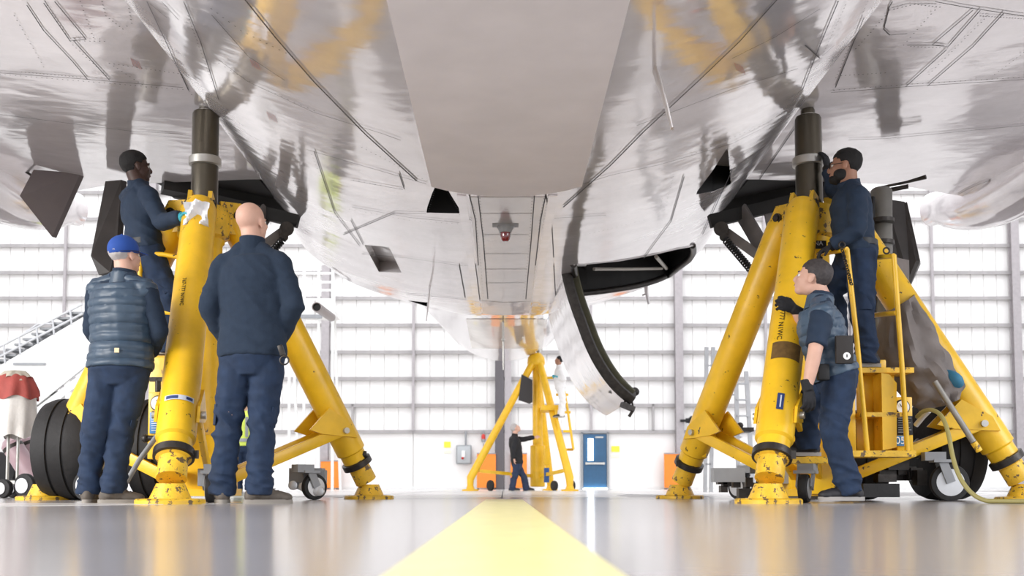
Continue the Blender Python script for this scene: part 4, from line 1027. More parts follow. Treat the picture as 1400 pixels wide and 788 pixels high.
def person(name_label, q, J, facing, hface, k=1., cat='person', group=None, skin=None, top=None, top_off=.018, sleeve=1., trous=None, vest=None, hair='short', hairm=None,
           shoes=None, sole=None, shoe_dirs=None, gloves=None, hands=True, vox=.0085, fat=1., ground=None, belt=False, curl=(.4, .4), pn=(None, None), beard=False, cap=None, eyes=True, hem=.03, collar=True, curlf=None):
    W = {n_: q(*v) for n_, v in J.items()}
    f = V(facing).normalized(); hf = V(hface).normalized()
    hc = (W['hpA']+W['hpB'])/2; SH = (W['shA']+W['shB'])/2
    side = (W['shB']-W['shA']).normalized(); hs = (W['hpB']-W['hpA']).normalized()
    foot = (W['anA']+W['anB'])/2
    R = thing('person', (foot.x, foot.y, 0 if ground is None else ground), name_label, cat, group)
    skin = skin or M_skinL
    # head frame
    up = V((0, 0, 1)); r_ = hf.cross(up).normalized(); hu = r_.cross(hf).normalized()
    HM = Matrix((r_, hf, hu)).transposed(); H = W['head']
    hp = lambda x, y, z: H+HM@V((x*k, y*k, z*k))
    def B(mb, c, r, sub=3): mb.ball(hp(*c), tuple(x*k for x in r), HM, sub)
    mb = MB()
    B(mb, (0, -.018, .032), (.075, .096, .087)); B(mb, (0, .028, -.03), (.061, .066, .08)); B(mb, (0, .052, -.088), (.036, .034, .027)); B(mb, (0, .0, -.065), (.055, .06, .045))
    B(mb, (0, .096, -.028), (.013, .018, .018)); mb.tube([hp(0, .08, .012), hp(0, .103, -.025)], [.009*k, .013*k], 10)
    B(mb, (0, .074, .018), (.046, .018, .012)); B(mb, (.04, .06, -.025), (.02, .02, .02)); B(mb, (-.04, .06, -.025), (.02, .02, .02)); B(mb, (0, .083, -.062), (.024, .012, .012))
    for s in (-1, 1): B(mb, (s*.078, -.008, -.012), (.010, .02, .032)); B(mb, (s*.083, -.014, .002), (.006, .016, .018))
    nb = lerp(SH, W['neck'], .5)
    ell(mb, [hp(0, -.025, -.03), W['neck'], lerp(W['neck'], SH, .9)], [(.055*k, .06*k), (.058*k*fat**.5, .062*k), (.075*k, .065*k)], r_)
    # torso and limbs of the body
    def torso(mb, off, lo=-.08, hi=1.0, f_=fat, neck=True):
        zdir = (SH-hc); n_ = 9; pts = []; rad = []; sd = []
        ta = [(.128, .10), (.165, .118), (.163, .118), (.152, .112), (.156, .114), (.168, .118), (.174, .118), (.158, .098), (.112, .076)]
        tt = [-.18, 0, .15, .32, .5, .68, .84, .98, 1.08]
        for t, (a, b) in zip(tt, ta):
            if t < lo/ .5: continue
            pts.append(hc+zdir*t+f*(.012*k*math.sin(t*3))); rad.append((a*k*f_**.6+off, b*k*f_+off)); sd.append(hs.lerp(side, max(0, min(1, t))).normalized())
        ell(mb, pts, rad, sd, 24)
        for s_ in 'AB':
            w_ = W['sh'+s_]; mb.ball(w_.lerp(SH, .08), (.052*k+off,)*3, None, 2)
            mb.tube([lerp(SH, W['neck'], .85), lerp(lerp(SH, W['neck'], .45), w_, .5), w_.lerp(SH, .1)+V((0, 0, .004))], [.058*k, .056*k+off*.7, .048*k+off*.8], 14)
    def arm(mb, s, off, t1=1., base=.06):
        a, b, c = W['sh'+s], W['el'+s], W['wr'+s]
        pts = [a, lerp(a, b, .5), lerp(a, b, .93), b]; rr = [.053, .049, .044, .043]
        if t1 > .5: pts += [lerp(b, c, .3), lerp(b, c, .65), lerp(b, c, .98 if t1 >= 1 else t1)]; rr += [.043, .037, .029]
        else: pts = [a, lerp(a, b, .5), lerp(a, b, t1*2)]; rr = [.058, .054, .052]
        mb.tube(pts, [x*k+off for x in rr], 14)
        if t1 > .5: mb.ball(b, .044*k+off, None, 2)
    def leg(mb, s, off, base=0, hemr=None):
        a, b, c = W['hp'+s], W['kn'+s], W['an'+s]
        rr = [.092, .09, .074, .062, .060, .05, .040]
        rr = [x*.84 for x in rr]
        if off: rr = [.088, .086, .071, .064, .064, .062, .064]
        pts = [a+V((0, 0, .03)), lerp(a, b, .25), lerp(a, b, .7), b, lerp(b, c, .25), lerp(b, c, .65), c+V((0, 0, -.0 if not off else -.035*k))]
        mb.tube(pts, [x*k*(1 if i > 2 else fat**.3)+off for i, x in enumerate(rr)], 18)
    torso(mb, 0)
    for s in 'AB': arm(mb, s, 0); leg(mb, s, 0)
    hd = {}
    for i, s in enumerate('AB'):
        d = (W['fi'+s]-W['wr'+s]) if 'fi'+s in W else (W['wr'+s]-W['el'+s])
        pnn = V(pn[i]) if pn[i] is not None else f; ts = -1 if s == 'A' else 1
        hd[s] = (W['wr'+s], d, pnn, ts, curl[i])
        if hands and not (gloves and gloves[i]): hand(mb, W['wr'+s], d, pnn, ts, k, curl[i])
    me = remesh(mb.bm, vox*.8, 3)
    body = link('body', me, skin, R)
    if gloves:
        for i, s in enumerate('AB'):
            if gloves[i]:
                mb = MB(); w_, d, pnn, ts, cu = hd[s]; hand(mb, w_, d, pnn, ts, k*1.04, cu, r=.0105, spread=.025)
                mb.tube([w_-d.normalized()*.05*k, w_+d.normalized()*.02*k], [.036*k, .034*k], 14)
                link('glove', remesh(mb.bm, .0055*max(1, vox/.009), 2), gloves[i], R)
    # jacket
    if top:
        mb = MB(); torso(mb, top_off, lo=-.05)
        for s in 'AB': arm(mb, s, top_off*.75, sleeve)
        if collar: ell(mb, [lerp(SH, W['neck'], -.1), lerp(SH, W['neck'], .75)], [(.10*k, .085*k), (.072*k, .075*k)], side)
        mb.bm.verts.ensure_lookup_table(); me = remesh(mb.bm, vox, 7); displace(me, fold(.009*k, (4, 4, 11), seed=k*3))
        link('jacket' if sleeve >= 1 else 'shirt', me, top, R)
        if collar:
            mb = MB(); a = lerp(SH, W['neck'], .35); b = lerp(SH, W['neck'], 1.12)
            ell(mb, [a, lerp(a, b, .5), b], [(.079*k, .082*k), (.074*k, .078*k), (.075*k, .079*k)], side)
            link('collar', remesh(mb.bm, vox*.8, 2), top, R)
    if vest:
        mb = MB(); torso(mb, top_off+.014, lo=-.05)
        me = remesh(mb.bm, vox*.85, 3); zd = (SH-hc).normalized()
        def quilt(c):
            t = (V([float(x) for x in c])-hc).dot(zd)/ (.058*k)
            n_ = noise.noise(V((c[0]*14, c[1]*14, c[2]*30)))
            return -.010*k*(1-abs(math.sin(math.pi*t))**.45)+.006*k*n_
        displace(me, quilt); link('quilted_vest', me, vest, R)
        mb = MB(); ell(mb, [lerp(SH, W['neck'], .1), lerp(SH, W['neck'], .5), lerp(SH, W['neck'], .95)], [(.10*k, .095*k), (.085*k, .088*k), (.08*k, .085*k)], side)
        link('vest_collar', remesh(mb.bm, vox, 2), vest, R)
    # trousers
    mb = MB(); n0 = hc-(SH-hc)*.10
    ell(mb, [n0-V((0, 0, .05*k)), hc, hc+(SH-hc)*.16], [(.13*k, .11*k), (.168*k*fat**.6+.01, .125*k*fat+.008), (.16*k*fat**.6+.008, .115*k*fat+.008)], hs, 24)
    for s in 'AB': leg(mb, s, .012*k)
    me = remesh(mb.bm, vox, 3)
    fo = fold(.017*k, (6, 6, 9), 5); fo2 = fold(.016*k, (5, 5, 20), 9)
    kz = (W['knA'].z+W['knB'].z)/2; az = min(W['anA'].z, W['anB'].z)
    def tf(c):
        m_ = .45+.9*math.exp(-((c[2]-kz)/.14)**2)
        return fo(c)*m_+fo2(c)*1.1*math.exp(-((c[2]-az-.05)/.10)**2)
    displace(me, tf); TR = link('trousers', me, trous or M_navyT, R)
    if vox < .01:
        for s in 'AB':
            a, b = W['hp'+s], W['kn'+s]; ou = (hs if s == 'B' else -hs); c0 = lerp(a, b, .72); c1 = lerp(a, b, 1.02)
            d_ = (b-a).normalized(); o_ = (ou-d_*ou.dot(d_)).normalized(); w_ = d_.cross(o_)
            mb = MB(); rows = []
            for j in range(7):
                rows.append([lerp(c0, c1, j/6)+(o_*math.cos(t)+w_*math.sin(t))*(.084-.008*j/6)*k for t in [x*.2-.75 for x in range(8)]])
            mb.grid(rows); gg = bmesh.ops.extrude_face_region(mb.bm, geom=mb.bm.faces[:]); bmesh.ops.translate(mb.bm, vec=o_*.006, verts=[v for v in gg['geom'] if isinstance(v, bmesh.types.BMVert)])
            bmesh.ops.recalc_face_normals(mb.bm, faces=mb.bm.faces); mb.done('cargo_pocket', trous or M_navyT, TR)
    if belt:
        mb = MB(); c0 = hc+(SH-hc)*.15
        ell(mb, [c0-V((0, 0, .02)), c0+V((0, 0, .02))], [(.165*k*fat**.6+.018, .12*k*fat+.018)]*2, hs, 32); mb.done('belt', M_belt, R)
    # shoes
    for i, s in enumerate('AB'):
        a = W['an'+s]; d = V(shoe_dirs[i]); d.z = 0; d.normalized(); d = d.normalized(); sx = d.cross(up)
        g = (a.z-.085*k) if ground is None else ground
        if ground is not None and isinstance(ground, (tuple, list)): g = ground[i]
        M = Matrix((sx, d, up)).transposed(); o_ = V((a.x, a.y, g))
        sp = lambda x, y, z: o_+M@V((x*k, y*k, z*k))
        mb = MB()
        for c, r in (((0, -.035, .045), (.038, .05, .05)), ((0, .03, .055), (.040, .075, .052)), ((0, .10, .04), (.045, .075, .038)), ((0, .145, .035), (.043, .055, .032))):
            mb.ball(sp(*c), tuple(x*k for x in r), M, 3)
        mb.tube([sp(0, -.02, .04), sp(0, -.015, .125)], [.048*k, .046*k], 16)
        me = remesh(mb.bm, vox*.8, 3); n_ = len(me.vertices); co = np.empty(n_*3); me.vertices.foreach_get('co', co); co = co.reshape(-1, 3)
        co[:, 2] = np.maximum(co[:, 2], g+.02*k); me.vertices.foreach_set('co', co.ravel()); sh = link('shoe', me, shoes or M_shoek, R)
        mb = MB(); pts = []
        for t in range(28):
            th = 2*math.pi*t/28; y = .055+.145*math.sin(th); w_ = (.046 if y > .03 else .040)*math.copysign(abs(math.cos(th))**.7, math.cos(th)); pts.append(sp(w_, y, 0))
        mb.prism(pts, (0, 0, .024*k)); mb.done('sole', sole or M_soleg, sh)
        mb = MB()
        for t in range(4): mb.bar(sp(-.018, .05+.02*t, .104-.009*t), sp(.018, .05+.02*t, .104-.009*t), .006*k, .004*k)
        if vox < .01: mb.done('laces', M_belt, sh, smooth=False, kind='stuff')
        else: mb.bm.free()
    # hair
    if hair in ('short', 'fringe') :
        mb = MB(); mb.ball((0, 0, 0), 1, None, 4); HS = (.081, .102, .093) if hair == 'short' else (.079, .100, .089); HC = V((0, -.021, .036))
        for v in mb.bm.verts:
            p = V((v.co.x*HS[0], v.co.y*HS[1], v.co.z*HS[2]))+HC
            line = -.075 if p.y < -.05 else (-.075+.115*min(1, (p.y+.05)/.09))
            if p.y > .03: line = .04+.02*min(1, (p.y-.03)/.05)
            if abs(p.x) > .05 and -.035 < p.y < .02: line = max(line, .012)
            out = p.z > line
            n_ = 1+.05*noise.noise(p*45)+.03*noise.noise(p*130)
            q2 = HC+(p-HC)*(n_ if out else .86); v.co = hp(*q2)
        mb.done('hair', hairm or M_hair, R)
    if beard:
        mb = MB()
        for c, r in (((0, .05, -.088), (.044, .05, .036)), ((.045, .022, -.062), (.022, .045, .045)), ((-.045, .022, -.062), (.022, .045, .045)), ((0, .09, -.05), (.026, .010, .006))): B(mb, c, r)
        link('beard', remesh(mb.bm, .006, 2), hairm or M_hair, R)
    if cap:
        mb = MB(); mb.ball((0, 0, 0), 1, None, 4)
        for v in mb.bm.verts:
            p = V((v.co.x*.087, v.co.y*.108, v.co.z*.096))+V((0, -.014, .042))
            if p.z < .012: p.z = .012
            v.co = hp(*p)
        C_ = mb.done('cap', cap, R)
        mb = MB(); g1 = []
        for j in range(9):
            t = j/8; row = []
            for i in range(13):
                u = i/12*2-1; row.append(hp(u*.072*(1-.25*t*t), .075+.085*t*(1-.25*u*u), .024-.014*u*u-.012*t))
            g1.append(row)
        mb.grid(g1); gg = bmesh.ops.extrude_face_region(mb.bm, geom=mb.bm.faces[:]); bmesh.ops.translate(mb.bm, vec=(0, 0, .005), verts=[v for v in gg['geom'] if isinstance(v, bmesh.types.BMVert)])
        bmesh.ops.recalc_face_normals(mb.bm, faces=mb.bm.faces); mb.done('brim', cap, C_)
        MB().ball(hp(0, -.014, .138), .007*k).done('button', cap, C_)
        mb = MB(); mb.torus(hp(0, -.012, .022), hu, .094*k, .004*k, 40, 6); mb.done('strap', mat('cap_strap', (24, 50, 110), .7), C_)
    if eyes:
        for s in (-1, 1):
            MB().ball(hp(s*.030, .072, .0), .0125*k, None, 2).done('eye', M_eye, R)
            MB().ball(hp(s*.030, .081, .0), .0055*k, None, 2).done('iris', M_hair, R)
            MB().bar(hp(s*.018, .088, .022), hp(s*.045, .078, .024), .008*k, .006*k).done('eyebrow', hairm or M_hair, R)
    if eyes: MB().ball(hp(0, .0905, -.062), (.02*k, .006*k, .006*k), HM, 2).done('lips', mat('lip_colour', (150, 90, 84), .5), R)
    return R, W, hp, HM
mk = lambda Y: (lambda x, y, d=0: P(x, y, Y+d))
# 1 bald man
R1, W1, h1, HM1 = person('bald man seen from behind in navy fleece, watching the jack, hands in pockets', mk(6.1), dict(
    head=(345, 305, .02), neck=(345, 329), shA=(306, 363, .02), shB=(382, 361, -.02), elA=(286, 420, -.02), elB=(402, 418, -.05), wrA=(310, 466, .12), wrB=(381, 466, .10), fiA=(318, 486, .1), fiB=(374, 486, .08),
    hpA=(324, 490, .0), hpB=(366, 490, 0), knA=(311, 582, -.02), knB=(357, 582, 0), anA=(304, 668, .02), anB=(354, 668, 0)),
    (.2, 1, 0), (.42, .88, .18), k=1.02, top=M_navyF, top_off=.026, hair=None, shoes=M_shoeb, sole=M_soleg, shoe_dirs=((-.25, 1, 0), (.9, .45, 0)), fat=1.1, eyes=True, ground=0)
# key ring clip on the belt
kc = MB().bar(W1['hpB']+V((.10, -.13, .06)), W1['hpB']+V((.12, -.13, .0)), .03, .03, bev=.004).torus(W1['hpB']+V((.13, -.14, -.03)), (0, 1, 0), .025, .005).done('belt_clip', M_dsteel, R1)
# 2 man in cap and quilted vest
R2, W2, h2, HM2 = person('man in royal blue cap and quilted vest seen from behind beside the left jack', mk(6.3), dict(
    head=(172, 350, .02), neck=(170, 372), shA=(133, 397, .04), shB=(201, 398, -.04), elA=(126, 452, .02), elB=(218, 452, -.02), wrA=(150, 484, .22), wrB=(204, 486, .18), fiA=(160, 486, .3), fiB=(190, 490, .26),
    hpA=(145, 506, .0), hpB=(184, 506, 0), knA=(129, 598, -.02), knB=(164, 598, .02), anA=(121, 668, .02), anB=(154, 668, -.04)),
    (.15, 1, 0), (.55, .83, .15), k=.94, top=M_navyF, top_off=.02, vest=M_vest, hair='fringe', hairm=M_hairw, cap=M_cap, shoes=M_shoeb, sole=M_soleg, shoe_dirs=((-.2, 1, 0), (.95, .35, 0)), fat=1.2, ground=0)
MB().box(W2['hpB']+V((-.05, -.165, .10)), (.028, .006, .028)).done('pocket_label', mat('tan_label', (214, 196, 160), .7), R2)
# 3 man on left platform
R3, W3, h3, HM3 = person('man in navy jacket with teal gloves on the left jack platform, wiping the ram', mk(7.45), dict(
    head=(187, 229, 0), neck=(189, 250), shA=(176, 271, .17), shB=(203, 268, -.13), elA=(212, 310, .12), elB=(221, 304, -.24), wrA=(244, 297, -.1), wrB=(249, 297, -.38), fiA=(256, 292, -.16), fiB=(266, 284, -.48),
    hpA=(194, 346, .08), hpB=(204, 348, -.08), knA=(206, 412, .05), knB=(232, 404, -.12), anA=(206, 474, .1), anB=(232, 474, -.02)),
    (.85, .5, 0), (.8, .55, .1), k=1.0, skin=M_skinD, top=M_navyS, top_off=.022, gloves=(M_teal, M_teal), hair='short', shoes=M_shoeb, shoe_dirs=((.8, .5, 0), (.9, .3, 0)), curl=(.35, .35), pn=((0, 0, -1), (.2, .3, -1)), belt=True, ground=P(205, 487, 7.5).z)
cl = MB(); rows = []
for j in range(13):
    row = []
    for i in range(13):
        u, v = i/12-.5, j/12-.5; p = P(270, 291, 6.98)+V((u*.17, -.03+.03*math.sin(u*9+v*5), -v*.17-.04*abs(u)))
        row.append(p+V((0, .025*noise.noise(V((u*6, v*6, 1))), .015*noise.noise(V((u*5, v*5, 4))))))
    rows.append(row)
cl.grid(rows); gg = bmesh.ops.extrude_face_region(cl.bm, geom=cl.bm.faces[:]); bmesh.ops.translate(cl.bm, vec=(0, .006, 0), verts=[v for v in gg['geom'] if isinstance(v, bmesh.types.BMVert)])
bmesh.ops.recalc_face_normals(cl.bm, faces=cl.bm.faces)
cl.done('cleaning_cloth', mat('white_cloth', (236, 236, 238), .85), None, label='white cleaning cloth held by the man in teal gloves', cat='cloth')
# 4 man on right platform
R4, W4, h4, HM4 = person('bearded man with glasses and navy shirt standing on the right jack platform', mk(6.95), dict(
    head=(1154, 228, 0), neck=(1160, 250), shA=(1156, 268, .17), shB=(1172, 268, -.15), elA=(1141, 262, .30), elB=(1173, 314, -.20), wrA=(1131, 232, .30), wrB=(1138, 336, -.12), fiA=(1128, 206, .32), fiB=(1112, 350, -.08),
    hpA=(1166, 348, .09), hpB=(1177, 350, -.08), knA=(1138, 402, .12), knB=(1178, 424, -.08), anA=(1146, 480, .25), anB=(1186, 490, -.04)),
    (-.95, .3, 0), (-.93, .36, .05), k=1.0, skin=M_skinM, top=M_navyS, top_off=.02, gloves=(M_glove, M_glove), hair='short', beard=True, shoes=M_shoek, shoe_dirs=((-1, .2, 0), (-1, .1, 0)), curl=(.3, .6), pn=((-.6, .6, 0), (0, .2, -1)), belt=True, ground=P(1190, 507, 7.1).z)
gl = MB()
for s in (-1, 1): gl.torus(h4(s*.032, .093, .002), HM4@V((s*.2, 1, 0)), .020, .0024, 24, 6).tube([h4(s*.052, .09, .004), h4(s*.080, -.005, .004)], .0024, 6)
gl.tube([h4(-.012, .096, .004), h4(.012, .096, .004)], .0022, 6).done('glasses', M_blk, R4)
# 5 man in vest by the right jack
R5, W5, h5, HM5 = person('dark haired man in blue quilted vest resting one hand on the right jack leg', mk(6.35), dict(
    head=(1110, 381, .02), neck=(1122, 405, .02), shA=(1114, 428, .18), shB=(1124, 430, -.17), elA=(1100, 444, .26), elB=(1114, 482, -.24), wrA=(1087, 424, .22), wrB=(1104, 530, -.22), fiA=(1066, 412, .20), fiB=(1108, 556, -.22),
    hpA=(1138, 514, .09), hpB=(1148, 516, -.08), knA=(1104, 553, .16), knB=(1139, 592, -.10), anA=(1103, 606, .22), anB=(1162, 666, -.06)),
    (-.93, .15, -.1), (-.88, .42, .28), k=1.0, top=M_navyS, top_off=.016, sleeve=.42, vest=M_vest2, gloves=(M_glove, M_glove), hair='short', hairm=M_hairg, shoes=M_shoek, sole=M_solew, shoe_dirs=((-1, .1, 0), (-1, -.05, 0)),
    curl=(.55, .35), pn=((0, .9, -.2), (-.4, .8, 0)), belt=True, ground=None)
pc = W5['hpB']+V((-.02, -.15, .15))
ph = MB().box(pc, (.105, .035, .17), bev=.008).done('radio_pouch', mat('brown_black_pouch', (42, 38, 36), .7), R5)
MB().lathe(pc+V((.01, -.017, -.04)), (0, -1, 0), [(0, .022), (.003, .022)], 24).done('oval_badge', M_white, ph)
MB().box(pc+V((.01, -.021, -.04)), (.006, .003, .018)).done('badge_mark', M_belt, ph)
MB().box(W5['hpB']+V((-.13, -.09, .02)), (.07, .05, .1), bev=.01).done('tool_pouch', M_blk, R5)
# step under the raised foot
# 6 crouching person behind the leg
R6, W6, h6, HM6 = person('crouching person in dark clothes and orange vest behind the front leg of the right jack', mk(8.3), dict(
    head=(1112, 478, 0), neck=(1108, 498), shA=(1092, 512, -.1), shB=(1112, 512, .2), elA=(1100, 545, -.14), elB=(1120, 545, .2), wrA=(1125, 560, -.1), wrB=(1135, 560, .1),
    hpA=(1079, 570, -.08), hpB=(1090, 570, .1), knA=(1100, 607, -.15), knB=(1108, 605, .15), anA=(1082, 662, -.1), anB=(1090, 662, .1)),
    (.9, -.1, 0), (.95, -.1, 0), k=.95, skin=M_skinL, top=mat('charcoal_top', (44, 44, 50), .8), top_off=.02, hair='short', trous=mat('dark_trousers', (30, 38, 54), .85), shoe_dirs=((1, 0, 0), (1, .1, 0)), vox=.012, hands=True, ground=0)
mb = MB(); hc6 = (W6['hpA']+W6['hpB'])/2; SH6 = (W6['shA']+W6['shB'])/2
ell(mb, [hc6+V((0, 0, .0)), lerp(hc6, SH6, .3), lerp(hc6, SH6, .55)], [(.20, .155), (.195, .155), (.185, .145)], (W6['shB']-W6['shA']).normalized(), 24)
mb.done('orange_vest', mat('orange_hi_vis', (236, 84, 44), .6), R6)
mb = MB(); c6 = lerp(hc6, SH6, .42); ell(mb, [c6, c6+V((0, 0, .05))], [(.195, .152), (.193, .15)], (W6['shB']-W6['shA']).normalized(), 24); mb.done('reflective_band', mat('lime_band', (210, 230, 90), .4), R6)
# 7 hi-vis man in the background
M_lime = mat('lime_hi_vis', (214, 232, 96), .6, emit=0)
R7, W7, h7, HM7 = person('distant man in lime yellow vest seen between the legs of the bald man', mk(18.5), dict(
    head=(333, 556), neck=(333, 563), shA=(320, 569), shB=(346, 569), elA=(318, 587), elB=(350, 587), wrA=(320, 603, -.1), wrB=(348, 603, -.1), hpA=(327, 611), hpB=(340, 611), knA=(326, 642), knB=(341, 642), anA=(326, 668), anB=(341, 668)),
    (.1, 1, 0), (.2, 1, 0), k=1.0, top=M_lime, top_off=.03, hair='short', hairm=M_hairg, shoe_dirs=((0, 1, 0), (.2, 1, 0)), vox=.018, eyes=False, ground=0)
mb = MB(); hc7 = (W7['hpA']+W7['hpB'])/2; SH7 = (W7['shA']+W7['shB'])/2
for t in (.15, ): c7 = lerp(hc7, SH7, t); ell(mb, [c7, c7+V((0, 0, .06))], [(.218, .165), (.216, .163)], V((1, 0, 0)), 24)
for x in (-.09, .09): mb.bar(lerp(hc7, SH7, .3)+V((x, -.155, 0)), lerp(hc7, SH7, .95)+V((x, -.135, 0)), .05, .02)
mb.done('grey_band', M_grey, R7)
# 8 man in black by the tail jack
R8, W8, h8, HM8 = person('grey haired man in black jacket reaching for the slim distant jack and looking up', mk(24.3), dict(
    head=(705, 586), neck=(704, 594), shA=(700, 601, .15), shB=(706, 602, -.15), elA=(717, 601, .1), elB=(702, 616, -.2), wrA=(731, 598, .1), wrB=(703, 628, -.2), hpA=(706, 635, .08), hpB=(708, 635, -.08), knA=(716, 653, .05), knB=(703, 654, -.05), anA=(720, 669, .05), anB=(700, 669, -.05)),
    (.95, .2, 0), (.8, .1, .55), k=.98, top=mat('black_jacket', (26, 26, 30), .8), top_off=.03, hair='short', hairm=M_hairw, trous=mat('far_navy_trousers', (40, 52, 78), .85), shoe_dirs=((1, 0, 0), (1, -.1, 0)), vox=.018, eyes=False, ground=0)
# 9 man in white coveralls on the ladder
M_cov = mat('white_coverall', (232, 230, 228), .8)
R9, W9, h9, HM9 = person('man in white coveralls on the ladder platform of the slim distant jack', mk(23.7), dict(
    head=(764, 493), neck=(764, 500), shA=(765, 506, .15), shB=(766, 506, -.15), elA=(770, 518, .18), elB=(771, 519, -.2), wrA=(762, 516, .1), wrB=(763, 516, -.15), hpA=(766, 532, .08), hpB=(767, 532, -.08), knA=(769, 549, .05), knB=(770, 550, -.08), anA=(766, 567, .05), anB=(768, 568, -.06)),
    (-.95, .2, 0), (-.9, .2, .2), k=.88, skin=M_skinM, top=M_cov, trous=M_cov, top_off=.03, gloves=(M_teal, M_teal), hair='short', shoe_dirs=((-1, 0, 0), (-1, -.1, 0)), vox=.018, eyes=False, ground=P(766, 571, 23.7).z)
# ================================================================ BACKGROUND EQUIPMENT
def bq(Y): return lambda x, y, d=0: P(x, y, Y+d)
# airstair
q = bq(19)
AS = thing('airstair', (q(60, 600).x, 19, 0), 'white mobile passenger stairs behind the red and white cover', 'stairs')
for d in (0, 1.3):
    MB().prism([q(-60, 548, d), q(-60, 535, d), q(120, 430, d), q(128, 440, d), q(128, 492, d), q(52, 553, d), q(-10, 590, d)], (0, .08, 0)).done('side_panel', M_white, AS, smooth=False)
    for a, b in (((-60, 505), (113, 416)), ((-60, 519), (113, 429)), ):
        MB().tube([q(*a, d), q(*b, d)], .022, 8).done('hand_rail', M_alu, AS)
    for x in (5, 26, 50, 72, 96): MB().tube([q(x, 505-(x+60)*.515, d), q(x+2, 535-(x+60)*.58, d)], .02, 8).done('rail_post', M_alu, AS)
    MB().tube([q(28, 460, d), q(52, 443, d), q(72, 443, d)], .02, 8).done('hand_rail', M_alu, AS)
for k in range(16):
    t = k/15; c = q(-50+170*t, 540-105*t, .65); MB().box(c, (.35, 1.2, .04)).done('step', M_grey, AS, smooth=False)
MB().bar(q(18, 498, -.03), q(62, 498, -.03), .02, .04).done('panel_line', M_grey, AS, smooth=False)
MB().bar(q(50, 554, .1), q(76, 534, .1), .14, .07).done('boom', M_dsteel, AS, smooth=False)
MB().bar(q(50, 566, .1), q(130, 505, .1), .14, .14).bar(q(92, 512, .1), q(98, 570, .1), .12, .12).bar(q(98, 570, .1), q(120, 560, .1), .1, .1).done('lower_frame', M_white, AS, smooth=False)
MB().box((q(30, 600).x, 20.0, 1.0), (3.6, 1.6, .9), bev=.05).box((q(30, 600).x, 20.0, .45), (4.2, 1.5, .2)).done('truck_chassis', M_white, AS)
for x in (-10, 70):
    MB().lathe((q(x, 600).x, 19.1, .38), (0, 1, 0), [(0, .28), (.01, .36), (.04, .38), (.2, .38), (.24, .34)], 32).done('wheel', M_rub, AS)
# covered equipment on a small cart
q = bq(9.3)
CV = thing('covered_stand', (q(22, 670).x, 9.3, 0), 'wheeled stand under a red and white cloth cover at the left edge', 'covered stand')
def drape(prof, m, name, parent, c, seed, amp=.08, n=64):
    mb = MB(); rings = []
    for j, (z, r) in enumerate(prof):
        ring = []
        for k in range(n):
            th = 2*math.pi*k/n; f = 1+amp*(math.sin(th*9+seed+j*.12)+.7*noise.noise(V((math.cos(th)*3, math.sin(th)*3, z*4+seed))))*min(1, j/3)
            ring.append(mb.bm.verts.new(V((c.x+r*f*math.cos(th), c.y+r*.8*f*math.sin(th), z+.02*math.sin(th*5+seed)*min(1, j/3)))))
        rings.append(ring)
    for A, B in zip(rings, rings[1:]):
        for k in range(n): mb.bm.faces.new((A[k], B[k], B[(k+1) % n], A[(k+1) % n]))
    mb.bm.faces.new(rings[0]); return mb.done(name, m, parent)
c = q(20, 560); zz = lambda y: q(20, y).z
M_red = mat('red_cover_cloth', (176, 82, 74), .7, var=.15, bump=.2)
M_wc = mat('clear_white_plastic', (222, 218, 212), .35, var=.1, bump=.3)
cv = drape([(zz(507), .05), (zz(509), .10), (zz(514), .13), (zz(519), .15)], mat('beige_cloth', (196, 188, 172), .8, bump=.3), 'beige_top', CV, c, 3)
drape([(zz(511), .10), (zz(517), .15), (zz(528), .18), (zz(538), .20), (zz(545), .205)], M_red, 'red_cloth', CV, c, 1)
drape([(zz(541), .185), (zz(555), .19), (zz(575), .195), (zz(590), .19), (zz(598), .185)], M_wc, 'white_cloth', CV, c, 2)
MB().tube([(c.x-.05, 9.3, .12), (c.x-.05, 9.3, 1.0)], .014, 10).tube([(c.x+.04, 9.3, .12), (c.x+.04, 9.3, 1.0)], .014, 10).box((c.x, 9.3, .14), (.3, .2, .03)).done('stand_pole', M_steel, CV)
for x, y in ((4, 9.2), (17, 9.4), (33, 9.2)):
    p = bq(y)(x, 670); p.z = .085 if x < 30 else .11; r = p.z
    w_ = MB().lathe(p-V((0, .03, 0)), (.3, 1, 0), [(0, r*.7), (.005, r*.95), (.015, r), (.045, r), (.055, r*.95), (.06, r*.7)], 32).done('wheel', M_rub, CV)
    MB().lathe(p-V((.01, .04, 0)), (.3, 1, 0), [(0, r*.2), (.002, r*.62), (.07, r*.62)], 24).done('wheel_rim', M_alu, w_)
# gas cylinders lying on a slanting rack
q = bq(11.2)
M_mauve = mat('mauve_cylinder_paint', (172, 146, 152), .4, var=.1)
for i, (a, b, lb) in enumerate((((12, 602), (50, 668), 'mauve gas cylinder nearest the covered stand'), ((28, 600), (60, 655), 'middle mauve gas cylinder leaning behind the big tyre'), ((44, 596), (72, 645), 'mauve gas cylinder closest to the big tyre'))):
    A, B = q(a[0], a[1], .25*i), q(b[0], b[1], .25*i); B.z = max(B.z, .12); d = (A-B).normalized(); L = (A-B).length
    g = thing('gas_cylinder', (B.x, B.y, 0), lb, 'gas cylinder', 'mauve gas cylinders')
    MB().lathe(B, d, [(0, .07), (.03, .11), (L-.05, .11), (L, .07), (L+.02, .03)], 24).done('tank', M_mauve, g)
    MB().lathe(B+d*(L-.12), d, [(0, .113), (.04, .113)], 24).done('strap', M_dsteel, g)
    MB().lathe(B+d*(L+.02), d, [(0, .03), (.06, .03), (.08, .02)], 12).done('valve', M_dsteel, g)
